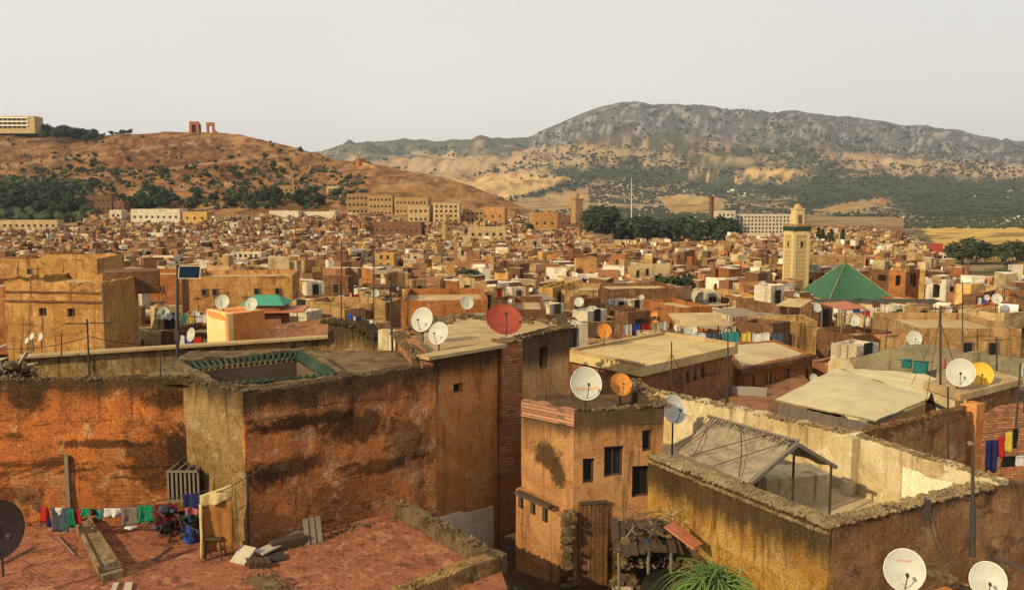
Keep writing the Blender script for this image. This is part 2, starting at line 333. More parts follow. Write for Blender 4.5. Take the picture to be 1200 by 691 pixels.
def stones(mb, pts, width, n, r0, r1, zoff=0, m=0, sq=.7):
    P_ = [Vector(p) for p in pts]; L = [(b - a).length for a, b in zip(P_, P_[1:])]; T = sum(L)
    for _ in range(n):
        t = U(0, T)
        for (a, b), l in zip(zip(P_, P_[1:]), L):
            if t <= l: break
            t -= l
        d = (b - a) / l; e = Vector((d.y, -d.x, 0)); p = a + d * min(t, l) + e * U(-width / 2, width / 2)
        mb.lump((p.x, p.y, p.z + zoff + U(-.02, .03)), U(r0, r1), m=m, sq=sq)
def window_on(A, d, n, s0, s1, z0, z1, parent, inset=.18, frame=M['frame'], pane=M['dark'], bars=1):
    w = MB(); q = lambda s_, z, dd: (A.x + d.x * s_ - n.x * dd, A.y + d.y * s_ - n.y * dd, z); t = .05
    def bx(a, b, c, e, d0, d1, M_=w): 
        i = len(M_.v)
        for dd in (d0, d1): M_.v += [q(a, c, dd), q(b, c, dd), q(b, e, dd), q(a, e, dd)]
        for f in ((0, 1, 2, 3), (7, 6, 5, 4), (0, 4, 5, 1), (1, 5, 6, 2), (2, 6, 7, 3), (3, 7, 4, 0)): M_.f.append(tuple(i + k for k in f)); M_.m.append(0)
    g = .012
    bx(s0 + g, s1 - g, z0 + g, z0 + t, inset - .05, inset); bx(s0 + g, s1 - g, z1 - t, z1 - g, inset - .05, inset); bx(s0 + g, s0 + t, z0 + t, z1 - t, inset - .05, inset); bx(s1 - t, s1 - g, z0 + t, z1 - t, inset - .05, inset)
    for k in range(bars): c = s0 + (s1 - s0) * (k + 1) / (bars + 1); bx(c - .015, c + .015, z0 + t, z1 - t, inset - .04, inset - .01)
    fo = w.build('window', frame, parent); pm = MB(); bx(s0 + g, s1 - g, z0 + g, z1 - g, inset + .005, inset + .03, pm); pm.build('pane', pane, fo); return fo
# ------------------------------------------------------------------ terrain
BASE = [(0, -15), (40, -16), (60, -18), (90, -20.5), (130, -24), (200, -28.5), (300, -31.5), (450, -34.5), (600, -36.5), (1000, -38), (1500, -38)]
CREST = [(-400, 185), (-100, 182), (300, 180), (380, 178), (400, 173), (430, 168), (450, 166), (480, 165.5), (520, 166), (560, 163), (600, 162), (620, 160), (640, 150), (660, 140), (690, 128), (720, 122), (740, 120), (780, 121.5), (820, 124), (860, 127), (900, 131.5), (925, 130), (945, 133), (1000, 139), (1040, 144), (1060, 148), (1075, 147), (1090, 150), (1130, 158), (1170, 165), (1200, 167), (1300, 178), (1500, 190), (1900, 205)]
HCREST = [(-600, 175), (-200, 160), (-40, 150), (20, 152), (50, 157), (110, 161), (150, 157), (200, 154.5), (250, 155), (290, 158), (330, 168), (380, 181), (400, 187), (440, 191), (480, 200), (520, 209), (560, 221), (590, 233), (620, 246), (650, 256), (720, 263)]
HD = [(-300, 1250), (300, 1200), (450, 1100), (600, 1020), (720, 1000)]
def base_z(px, d):
    cr = interp(CREST, px)
    if d <= 1500: z = interp(BASE, d)
    else:
        m = lerp(220, cr, .5)
        z = interp([(1500, -38), (2000, tz(251) * 2000), (3000, tz(237) * 3000), (4000, tz(218) * 4000), (5200, tz(m) * 5200), (6500, tz(cr) * 6500), (7500, tz(cr) * 6500 * .8), (10000, 150), (14000, 100)], d)
    return z
def ter_z(x, d):
    px = 600 + F * x / d * .994
    z = base_z(px, d)
    if d > 2000:
        a = smooth((d - 2000) / 2500); fade = 1 - .9 * math.exp(-((d - 6500) / 350) ** 2)
        z += (noise.ridged_multi_fractal(Vector((x / 900, d / 900, 3)), .9, 2.1, 6, 1, 2) - 1.1) * 120 * a * fade + nz(x / 150, d / 150, 1, 4) * 12 * a
        if fade < .9: z += nz(x / 160, 5, 2, 4) * 7 * a
    if px < 720:
        hc = interp(HCREST, px); dc = interp(HD, px); zc = tz(hc) * dc; z0 = interp(BASE, 550)
        u = (d - 550) / (dc - 550)
        if 0 < u <= 1:
            h = lerp(z0, zc, u ** 1.5); tr = smooth(u * 2) * (1 - smooth((u - .93) / .07) * .7)
            h += nz(x / 90, d / 60, 7, 4) * 5.5 * tr + (noise.ridged_multi_fractal(Vector((x / 55, d / 70, 9)), .9, 2.1, 4, 1, 2) - 1.1) * 4.0 * tr
            st = 9.0; q = h / st; h = lerp(h, (floor(q) + smooth((q - floor(q)) * 1.4 - .2)) * st, .6 * tr)     # terraces cut across the slope
            z = max(z, h) if u > .02 else z
        elif u > 1:
            h = zc + nz(x / 90, dc / 60, 7, 4) * 1.5 - (zc + 40) * smooth((d - dc) / 600); z = max(z, h)
    return z
GOLD = (.66, .43, .18); TAN = (.46, .32, .18); OLIVE = (.085, .09, .055); ROCK = (.118, .112, .118); HILL = (.39, .195, .08); CLIFF = (.17, .072, .038)
FIELDS = [([(520, 214), (560, 206), (620, 203), (690, 207), (650, 217), (640, 222), (612, 230), (560, 236)], GOLD), ([(600, 238), (640, 227), (690, 222), (705, 240), (650, 248), (600, 248)], (.46, .30, .14)),
          ([(782, 202), (880, 211), (876, 223), (835, 222), (795, 212)], GOLD), ([(768, 231), (800, 228), (850, 233), (848, 252), (785, 250)], (.44, .29, .13)), ([(880, 194), (932, 200), (928, 211), (868, 207)], GOLD),
          ([(952, 246), (1000, 236), (1045, 232), (1040, 240), (990, 251)], (.46, .30, .13)), ([(1080, 268), (1110, 262), (1300, 266), (1300, 315), (1150, 305), (1100, 290)], (.68, .45, .14)),
          ([(930, 252), (1075, 256), (1090, 270), (940, 264)], (.38, .25, .13)), ([(400, 197), (460, 186), (520, 182), (625, 183), (610, 203), (520, 212), (440, 205)], TAN), ([(600, 176), (690, 168), (770, 180), (700, 192), (600, 204)], (.44, .31, .17)),
          ([(985, 176), (1060, 186), (1200, 196), (1300, 200), (1300, 210), (1150, 207), (1000, 196)], TAN), ([(690, 222), (730, 211), (810, 214), (865, 236), (865, 258), (690, 264)], (.42, .31, .17)), ([(560, 232), (700, 232), (700, 262), (560, 262)], (.38, .25, .12)),
          ([(1080, 258), (1300, 262), (1300, 267), (1100, 264)], (.5, .38, .2))]
WOOD = [[(640, 197), (770, 199), (880, 214), (985, 224), (960, 236), (880, 226), (830, 224), (740, 213), (670, 210)], [(612, 231), (650, 218), (700, 208), (705, 212), (660, 222), (630, 232)], [(960, 205), (1400, 216), (1400, 255), (1080, 254), (1040, 232), (985, 236), (950, 246), (935, 250), (935, 215)]]
def inpoly(p, x, y):
    c = False; j = len(p) - 1
    for i in range(len(p)):
        if (p[i][1] > y) != (p[j][1] > y) and x < (p[j][0] - p[i][0]) * (y - p[i][1]) / (p[j][1] - p[i][1]) + p[i][0]: c = not c
        j = i
    return c
def cover(x, d, z):
    px, r = pix((x, d, z)); n1 = nz(x / 90 if d > 1500 else x / 20, d / 140 if d > 1500 else d / 25, 4, 5)
    hc = interp(HCREST, px); dc = interp(HD, px)
    if px < 660 and 560 < d < dc + 250:
        c = lerp(Vector(HILL), Vector((.20, .10, .05)), smooth(.3 + n1 * 2.2 + (330 - px) / 600))
        c = lerp(c, Vector((.13, .065, .035)), .7 * smooth(nz(x / 40, z / 7, 5, 4) * 3 - .5))
        if 110 < px < 285 and hc + 7 < r < hc + 50: c = lerp(c, Vector(CLIFF), smooth((min(px - 110, 285 - px)) / 25) * smooth(1.0 + n1))
        n2 = nz(x / 8, d / 10, 2, 3); c = lerp(c, Vector((.46, .29, .14)), smooth(n2 * 2 - .2) * .6)
        if abs((r + px * .12) % 26 - 13) < 1.3: c = lerp(c, Vector((.50, .33, .19)), .6)          # dirt tracks
        return c
    if d < 1300 and not (px > 1060 and r < 320): return Vector((.26, .165, .09))
    qx = px + n1 * 6; qr = r + nz(x / 150, d / 300, 8, 4) * 2.2
    for p in WOOD:
        if inpoly(p, qx, qr): return Vector((.065, .075, .045))
    for p, c in FIELDS:
        if inpoly(p, qx, qr): return lerp(Vector(c), Vector((.22, .13, .07)), .75 * smooth(nz((x + d * .9) / 260, (x - d) / 60, 6, 4) * 2.6 - .1)) * (1 + .25 * nz(x / 40, d / 40, 6, 3))
    cr = interp(CREST, px); h = (r - cr)
    c = Vector(OLIVE)
    if px < 620: c = lerp(Vector((.12, .125, .10)), Vector(TAN), smooth(.35 + n1 * 2 + (r - 195) / 30))
    else:
        k = smooth((48 - h) / 22 + n1 * .7); c = lerp(lerp(Vector(OLIVE), Vector((.38, .27, .16)), smooth(n1 * 2.8 + .3)), Vector(ROCK), k)
        if k > .5: c = lerp(c, Vector((.36, .31, .28)), smooth(nz(x / 60, z / 25, 3, 5) * 2.8 - .3) * .9)
    return c
def make_terrain():
    ds = []; d = 5.0
    while d < 560: ds.append(d); d *= 1.06
    while d < 1500: ds.append(d); d += 9
    while d < 7400: ds.append(d); d *= 1.0125
    ds += [7800, 8600, 9600, 11000, 14000, 20000]
    NR = 620; rs = [-.88 + 1.76 * i / (NR - 1) for i in range(NR)]
    V = []; C = []; Fc = []
    for d in ds:
        for r_ in rs:
            x = r_ * (d + 30) ; z = ter_z(x, d); V.append((x, d, z)); c = cover(x, d, z) if d > 60 else Vector((.2, .13, .08)); C.append((c.x, c.y, c.z, 1))
    for a in range(len(ds) - 1):
        for b in range(NR - 1): i = a * NR + b; Fc.append((i, i + 1, i + NR + 1, i + NR))
    me = bpy.data.meshes.new('terrain'); me.from_pydata(V, [], Fc); at = me.color_attributes.new('land', 'FLOAT_COLOR', 'POINT')
    at.data.foreach_set('color', [q for c in C for q in c]); me.polygons.foreach_set('use_smooth', [True] * len(Fc))
    m, nt, b = newmat('land'); k = NT(nt); a = k.n('Attribute'); a.attribute_name = 'land'; v = k.coord(src='Object'); cd = k.n('CameraData')
    far = k.noise(v, .012, 9, .72); near = k.noise(v, .11, 8, .75); mid = k.noise(v, .035, 8, .75, .6)
    col = k.mix(k.math('MULTIPLY', k.ramp(near, .5, .64), .38), a.outputs[0], (.10, .065, .035))
    col = k.mix(k.math('MULTIPLY', k.ramp(mid, .56, .66), .4), col, (.06, .055, .045))
    col = k.mix(k.math('MULTIPLY', k.ramp(far, .44, .30), .35), col, (.5, .38, .22))
    k.L(col, b.inputs['Base Color']); b.inputs['Roughness'].default_value = 1; b.inputs['Specular IOR Level'].default_value = 0
    n_ = k.bump(far, .7, 45); k.L(k.bump(near, .5, 5, n_), b.inputs['Normal'])
    me.materials.append(m); o = bpy.data.objects.new('ground', me); COL.objects.link(o); tag(o, kind='structure')
make_terrain()
# ------------------------------------------------------------------ sky, sun, air
sun_v = Vector((-.735 * cos(R(28)), -.68 * cos(R(28)), sin(R(28)))).normalized()
w = bpy.data.worlds.new('World'); scene.world = w; w.use_nodes = True; nt = w.node_tree; nt.nodes.clear(); k = NT(nt)
out = k.n('OutputWorld'); bg = k.n('Background'); k.L(bg.outputs[0], out.inputs[0]); bg.inputs[1].default_value = .1
sky = k.n('TexSky'); sky.sky_type = 'NISHITA'; sky.sun_disc = False; sky.sun_elevation = R(28); sky.sun_rotation = atan2(sun_v.x, sun_v.y) % (2 * pi); sky.dust_density = 5; sky.air_density = 1.2; sky.altitude = 400
tc = k.n('TexCoord'); sx = k.n('SeparateXYZ'); k.L(tc.outputs['Generated'], sx.inputs[0])
veil = k.mix(k.ramp(sx.outputs[2], .0, .35), (10.6, 9.7, 8.4), (8.9, 8.5, 7.9))
nn = k.n('TexNoise'); k.L(tc.outputs['Generated'], nn.inputs['Vector']); nn.inputs['Scale'].default_value = 3.2; nn.inputs['Detail'].default_value = 4
veil = k.mix(k.math('MULTIPLY', k.ramp(nn.outputs[0], .4, .65), .45), veil, (9.2, 8.7, 8.0))
veil = k.mix(k.math('MULTIPLY', k.ramp(k.math('ADD', sx.outputs[0], k.math('MULTIPLY', sx.outputs[2], 1.2)), -.1, .9), .5), veil, (7.9, 7.5, 7.0))
k.L(k.mix(.88, sky.outputs[0], veil), bg.inputs[0])
sd = bpy.data.lights.new('sun', 'SUN'); sd.energy = 5.0; sd.angle = R(.8); sd.color = (1, .80, .44)
so = bpy.data.objects.new('sun', sd); COL.objects.link(so); so.rotation_euler = sun_v.to_track_quat('Z', 'Y').to_euler(); so.location = (-60, -50, 60)
HAZE = True
if HAZE:
    hb = MB(); hb.prism([(-14500, -40), (14500, -40), (21000, 16000), (-21000, 16000)], -140, 860)
    hb.v = [(v[0], min(v[1], 15000) if v[1] > 0 else v[1], v[2]) for v in hb.v]
    m = bpy.data.materials.new('haze'); m.use_nodes = True; nt = m.node_tree; nt.nodes.clear(); o_ = nt.nodes.new('ShaderNodeOutputMaterial'); pv = nt.nodes.new('ShaderNodeVolumePrincipled')
    pv.inputs['Color'].default_value = (.70, .80, .98, 1); pv.inputs['Density'].default_value = 4.6e-5; pv.inputs['Anisotropy'].default_value = .2; nt.links.new(pv.outputs[0], o_.inputs['Volume'])
    tag(hb.build('haze', m), kind='stuff')
scene.view_settings.view_transform = 'Standard'; scene.view_settings.look = 'None'; scene.view_settings.exposure = 0; scene.view_settings.gamma = 1
scene.cycles.volume_bounces = 0; scene.cycles.max_bounces = 5; scene.cycles.diffuse_bounces = 3
# ------------------------------------------------------------------ labels that single out
LAND = []          # (words, px, row)
def landmark(words, px, r_): LAND.append((words, px, r_))
ORD = ['', 'second ', 'third ', 'fourth ', 'fifth ', 'sixth ', 'seventh ', 'eighth ', 'ninth ', 'tenth ', 'eleventh ', 'twelfth ', 'thirteenth ', 'fourteenth ', 'fifteenth ', 'sixteenth ', 'seventeenth ', 'eighteenth ', 'nineteenth ', 'twentieth ']
PEND = []
def later(o, base, cat, group): PEND.append((o, base, cat, group))
def resolve():
    D = {}
    for o, base, cat, group in PEND:
        px, r_ = pix(o.location)
        best = min(LAND, key=lambda L: ((L[1] - px) ** 2 + (3 * (L[2] - r_)) ** 2)); dx = px - best[1]; dy = r_ - best[2]
        if abs(dx) > 2 * abs(dy): rel = 'right of' if dx > 0 else 'left of'
        else: rel = 'below' if dy > 0 else 'above'
        D.setdefault((base, rel, best[0], cat, group), []).append((px, o))
    for (base, rel, lm, cat, group), L in D.items():
        L.sort(key=lambda t: t[0])
        for i, (px, o) in enumerate(L):
            s = f'{base} {rel} {lm}'
            if len(L) > 1: s += (', leftmost' if i == 0 else f', {ORD[i]}from left' if i < len(ORD) else ', farther right')
            tag(o, s, cat, group)
# ------------------------------------------------------------------ trees
import colorsys
def crown_mesh(kind, seed, nleaf, leaf):
    rs = random.Random(seed); mb = MB(); cl = []
    if kind == 'cypress': cl = [(0, 0, .12 + .8 * i / 9, .13 * (1 - (i / 9) ** 1.6) + .03) for i in range(10)]
    else:
        for i in range(11):
            a = rs.uniform(0, 6.28); r_ = rs.uniform(0, .34); z = rs.uniform(.36, .86) if kind == 'round' else rs.uniform(.25, .7); cl.append((r_ * cos(a), r_ * sin(a), z, rs.uniform(.13, .24)))
    for _ in range(nleaf):
        c = rs.choice(cl); v = Vector((rs.gauss(0, 1), rs.gauss(0, 1), rs.gauss(0, 1))).normalized() * c[3] * rs.uniform(.55, 1.12)
        p = Vector((c[0], c[1], c[2])) + v; nrm = (v.normalized() + Vector((rs.uniform(-.6, .6), rs.uniform(-.6, .6), rs.uniform(-.2, .9)))).normalized()
        t = nrm.cross(Vector((0, 0, 1)) if abs(nrm.z) < .9 else Vector((1, 0, 0))).normalized(); b = nrm.cross(t); s_ = leaf * rs.uniform(.6, 1.4)
        mb.quad(p - t * s_, p + b * s_ * .7, p + t * s_, p - b * s_ * .7)
    return mb
TREES = {}
def tree_proto(kind, i):
    key = (kind, i)
    if key not in TREES:
        cm = crown_mesh(kind, hash(kind == 'cypress') + i * 13, 520, .062 if kind != 'cypress' else .05); r = MB()
        r.tube([(0, 0, -.05), (.01, .01, .25), (0.02, 0, .5)], .035, 6, r2=.016)
        for a in (0, 2.1, 4.2):
            if kind != 'cypress': r.tube([(.01, .01, .28), (.1 * cos(a), .1 * sin(a), .42), (.2 * cos(a), .2 * sin(a), .6)], .018, 5, r2=.006)
        out = []
        for nme, mb, mt in (('crown', cm, M['leaf'] if kind == 'round' else M['leaf_dark'] if kind in ('dense', 'cypress') else M['leaf_olive']), ('trunk', r, M['bark'])):
            me = bpy.data.meshes.new(nme); me.from_pydata(mb.v, [], mb.f); me.materials.append(mt); out.append((nme, me))
        TREES[key] = out
    return TREES[key]
def tree(kind, x, y, h, wid, base=None, group=None, z=None, cat='tree', label=None):
    z = ter_z(x, y) if z is None else z
    t = empty('cypress_tree' if kind == 'cypress' else 'tree', (x, y, z)); t.scale = (wid, wid, h); t.rotation_euler.z = U(0, 6.28)
    for nme, me in tree_proto(kind, int(rnd() * 4)):
        o = bpy.data.objects.new(nme, me); COL.objects.link(o); o.parent = t
    if label: tag(t, label, cat, group)
    else: later(t, base, cat, group)
    return t
def on_row(px, r_, d0=500, d1=1300, step=4):   # first place along the view where the ground reaches this picture row
    d = d0
    while d < d1:
        x = xd(px, r_, d)
        if ter_z(x, d) >= tz(r_) * d: return x, d
        d += step
    return None
def far_blobs(name, pts, mat, label=None, cat=None):
    V = []; Fc = []
    for (x, y, z, r_, h) in pts:
        if r_ < 9 and y < 1300:
            q_ = MB(); q_.lump((x, y, z + h * .4), r_ * 1.05, sq=.8); i = len(V); V += q_.v; Fc += [tuple(i + e for e in f) for f in q_.f]; continue
        i = len(V); a = U(0, 1.5)
        for q in range(5): t = a + q * 1.2566; V.append((x + cos(t) * r_ * U(.7, 1.2), y + sin(t) * r_ * U(.7, 1.2), z + h * U(.25, .55)))
        V.append((x + U(-.2, .2) * r_, y, z + h)); V.append((x, y, z - h * .1))
        for q in range(5): Fc.append((i + q, i + (q + 1) % 5, i + 5)); Fc.append((i + (q + 1) % 5, i + q, i + 6))
    me = bpy.data.meshes.new(name); me.from_pydata(V, [], Fc); me.materials.append(mat); o = bpy.data.objects.new(name, me); COL.objects.link(o)
    return tag(o, label, cat, kind='stuff')
# ------------------------------------------------------------------ houses
def house_poly(root, poly, z0, z1, wm, rm, par=.5, th=.25, holes={}, res=.35, disp=.03, topj=.03, wname='wall', roof=True, wins=True, frame=None, bars=1, seed=None):
    mb = MB(); n = len(poly); seed = seed if seed is not None else U(0, 50); z1l = z1 if isinstance(z1, list) else [z1] * n; info = []
    for i in range(n): info.append(panel(mb, poly[i], poly[(i + 1) % n], z0, (z1l[i], z1l[(i + 1) % n]), th, res, disp, holes.get(i, ()), topj, seed + i * 5))
    wall = mb.build(wname, wm, root)
    if roof:
        c = Vector((sum(p[0] for p in poly) / n, sum(p[1] for p in poly) / n)); rp = []
        for p in poly: v = Vector((p[0], p[1])) - c; rp.append(c + v * (1 - th * .9 / max(.5, v.length)))
        r = MB(); zr = min(z1l) - par; r.prism(rp, zr - .2, zr); r.build('roof', rm, root)
    if wins:
        for i, hs in holes.items():
            A, d, nn, L = info[i]
            for h in hs: window_on(A, d, nn, *h[:4], root, frame=frame or M['frame'], bars=bars)
    return info, wall
WIN = {}
def win_proto(k):
    if k not in WIN:
        w_, h_ = ((.9, 1.2), (.7, .9), (.5, .6))[k]; t = .09; mb = MB()
        for c, sx_, sz in (((-w_ / 2, 0, 0), t, h_), ((w_ / 2, 0, 0), t, h_), ((0, 0, -t), w_ + t, t), ((0, 0, h_), w_ + t, t)): mb.box(c, sx_, .16, sz)
        p = MB(); p.box((0, .0, 0), w_, .05, h_)
        a = bpy.data.meshes.new('window'); a.from_pydata(mb.v, [], mb.f); a.materials.append(M['frame'])
        b = bpy.data.meshes.new('pane'); b.from_pydata(p.v, [], p.f); b.materials.append(M['dark']); WIN[k] = (a, b, w_, h_)
    return WIN[k]
def add_window(root, p, ang, k):
    a, b, *_ = win_proto(k)
    o = bpy.data.objects.new('window', a); COL.objects.link(o); o.parent = root; o.location = Vector(p) - root.location; o.rotation_euler.z = ang
    q = bpy.data.objects.new('pane', b); COL.objects.link(q); q.parent = o
def rect(x, y, w_, d_, a): ca, sa = cos(a), sin(a); return [(x + dx * w_ / 2 * ca - dy * d_ / 2 * sa, y + dx * w_ / 2 * sa + dy * d_ / 2 * ca) for dx, dy in ((-1, -1), (1, -1), (1, 1), (-1, 1))]
def edge_windows(root, poly, z0, z1, nrow, ncol, k, skip=.0, zs=None, edges=None, margin=1.0):
    cnt = 0; n = len(poly)
    for i in range(n):
        A, B = Vector(poly[i][:2]), Vector(poly[(i + 1) % n][:2]); L = (B - A).length; d = (B - A) / L; nn = Vector((d.y, -d.x))
        if edges is not None and i not in edges: continue
        if nn.dot(-(A + B).normalized()) < .12: continue
        nc = ncol if ncol > 0 else max(1, int(L / 2.6))
        for r_ in range(nrow):
            for c in range(nc):
                if rnd() < skip: continue
                s_ = margin + (L - 2 * margin) * (c + .5) / nc; z = (z1 - 1.9 - r_ * 3.0) if zs is None else zs[r_]
                if z < z0 + .5: continue
                p = A + d * s_ + nn * .03; add_window(root, (p.x, p.y, z), atan2(d.y, d.x), k); cnt += 1
    return cnt
NUM = {0: 'no', 1: 'one', 2: 'two', 3: 'three', 4: 'four', 5: 'five', 6: 'six', 7: 'seven', 8: 'eight', 9: 'nine', 10: 'ten'}
def rand_house(x, y, z1, h, w_, d_, a, col, low=False):
    z0 = z1 - h; root = empty('house', (x, y, z0)); poly = rect(x, y, w_, d_, a); near = y < 120; par = U(.35, .9)
    house_poly(root, poly, z0, [z1 + U(-.25, .25)] * 4 if rnd() < .6 else [z1 + U(-.5, .5) for _ in range(4)], M['h_' + col], random.choice([M['roof_tan'], M['roof_yellow'], M['dirt'], M['floor_cream'], M['roof_tan'], M['tile_red']]), par=par, res=1.0 if near else 3.0, disp=.05, topj=.05 if near else .02, th=.3)
    nwin = edge_windows(root, poly, z0, z1, 1 if rnd() < .7 else 2, random.choice([1, 1, 2, 2]), random.choice([1, 2, 2]), skip=.35)
    feat = ''
    q = rnd(); f = Vector((U(-.2, .2) * w_, U(-.05, .25) * d_)); cx_, cy_ = x + f.x * cos(a) - f.y * sin(a), y + f.x * sin(a) + f.y * cos(a)
    if q < .5:
        sh = U(1.6, 2.3); sp = rect(cx_, cy_, U(1.8, w_ * .55), U(1.7, d_ * .5), a); mb = MB()
        for i in range(4): panel(mb, sp[i], sp[(i + 1) % 4], z1 - par - .05, z1 - par + sh, .2, 1.2, .03, (), .03, U(0, 9))
        mb.prism(rect(cx_, cy_, 1.6, 1.5, a), z1 - par + sh - .3, z1 - par + sh - .15); sho = mb.build('stair_house', M['h_' + random.choice([col, col, 'tan', 'whitewashed', 'cream'])], root)
        b = rect(cx_, cy_, .9, 1, a)[0]; feat = 'stair hut'
        A, B = Vector(sp[0]), Vector(sp[1]); d = (B - A).normalized(); nn = Vector((d.y, -d.x)); pm = A + (B - A) * .5 + nn * .045
        dm = MB(); dm.box((pm.x, pm.y, z1 - par), .8, .06, 1.75, a); dm.build('door', M['dark'] if rnd() < .6 else M['darkwood'], root)
    elif q < .68 and not low:
        mb = MB(); zc = z1 - par; rp = rect(cx_, cy_, min(3, w_ * U(.4, .7)), min(2.4, d_ * U(.4, .65)), a); sl = U(.1, .5)
        for p in rp: mb.bar((p[0], p[1], zc), (p[0], p[1], zc + 2), .08, .08)
        mb.build('shelter_frame', M['greywood'], root); r = MB(); r.prism(rp, zc + 2.0, zc + 2.06, zt=[zc + 2.06, zc + 2.06, zc + 2.06 + sl, zc + 2.06 + sl]); r.v = [(v[0], v[1], v[2]) for v in r.v]
        for t in (2, 3): vx = r.v[t]; r.v[t] = (vx[0], vx[1], vx[2] + sl)
        r.build('shelter_roof', random.choice([M['sheet_pale'], M['roof_tan'], M['tent'], M['tile_red'], M['tent']]), root); feat = 'roof shelter'
    elif q < .8 and not low:
        mb = MB(); p2 = rect(cx_, cy_, w_ * .55, d_ * .55, a); hh = U(1.6, 3)
        for i in range(4): panel(mb, p2[i], p2[(i + 1) % 4], z1 - par - .05, z1 + hh, .25, 1.2, .04, (), .05, U(0, 9))
        mb.build('upper_storey', M['h_' + col], root); MB().prism(rect(cx_, cy_, w_ * .53, d_ * .53, a), z1 + hh - .6, z1 + hh - .45).build('roof', M['roof_tan'], root); feat = 'upper storey'
        edge_windows(root, p2, z1 - par, z1 + hh + .2, 1, 1, 1)
    big = 'small' if w_ * d_ < 26 else 'large' if w_ * d_ > 50 else 'mid-sized'
    lab = f'{big} {col} house, {NUM.get(nwin, "many")} window' + ('s' if nwin != 1 else '') + (f', {feat}' if feat else '')
    later(root, lab, 'house', 'flat roofed houses of the old town'); return root, par
# zones kept free: footprints and views of the things built by hand:  (px0, px1, lowest row seen, depth)
VIEW = []; FOOT = []
def keep(poly, px0=None, px1=None, rb=None, y=None):
    FOOT.append((sum(p[0] for p in poly) / len(poly), sum(p[1] for p in poly) / len(poly), max(sqrt((p[0] - q[0]) ** 2 + (p[1] - q[1]) ** 2) for p in poly for q in poly) / 2))
    if px0 is not None: VIEW.append((px0, px1, rb, y))
def quad_px(c, l, r_, z):      # front corner, left corner, right corner in picture at height z -> parallelogram (CCW from left)
    C, L_, R_ = Z(*c, z), Z(*l, z), Z(*r_, z); B = L_ + R_ - C; return [(L_.x, L_.y), (C.x, C.y), (R_.x, R_.y), (B.x, B.y)]
def block(name, label, px0, px1, rt, rb, y, dep, col, wins=None, k=1, a=0, cat='building', par=.5, roofm=None, group=None, res=2.0, lm=True, h=None, zwin=None, skip=0):
    if y > 600 and name == 'building':
        q_ = on_row((px0 + px1) / 2, rb, 450, 1200, 3)
        if q_: y = q_[1]
    A = Y(px0, rt, y); B = Y(px1, rt, y); w_ = (B - A).length; z1 = A.z; z0 = min(tz(rb) * y, z1 - 2) - (h or 0)
    cx_, cy_ = (A.x + B.x) / 2, y + dep / 2; w2 = w_ / cos(a) if a else w_
    poly = rect(cx_, cy_, w2, dep, a); root = empty(name, (cx_, cy_, z0), label, cat, group)
    house_poly(root, poly, z0, z1, M['h_' + col], roofm or M['roof_tan'], par=par, res=res, disp=.05, topj=.04)
    if wins and y > 450 and zwin is None: hgt = z1 - tz(rb) * y; zwin = [z1 - 1.2 - (i + .55) * (hgt - 1.5) / wins[0] for i in range(wins[0])]
    if wins: edge_windows(root, poly, z0, z1, wins[0], wins[1], k, edges=[0] if len(wins) < 3 else None, zs=zwin, skip=skip)
    if y > 450:
        for o_ in root.children:
            if o_.name.startswith('window'): o_.scale = (2.0, 1, 1.5); o_.location.z -= .4
    keep(poly, min(px0, px1) - 2, max(px0, px1) + 2, rb, y)
    return root, poly, z0, z1
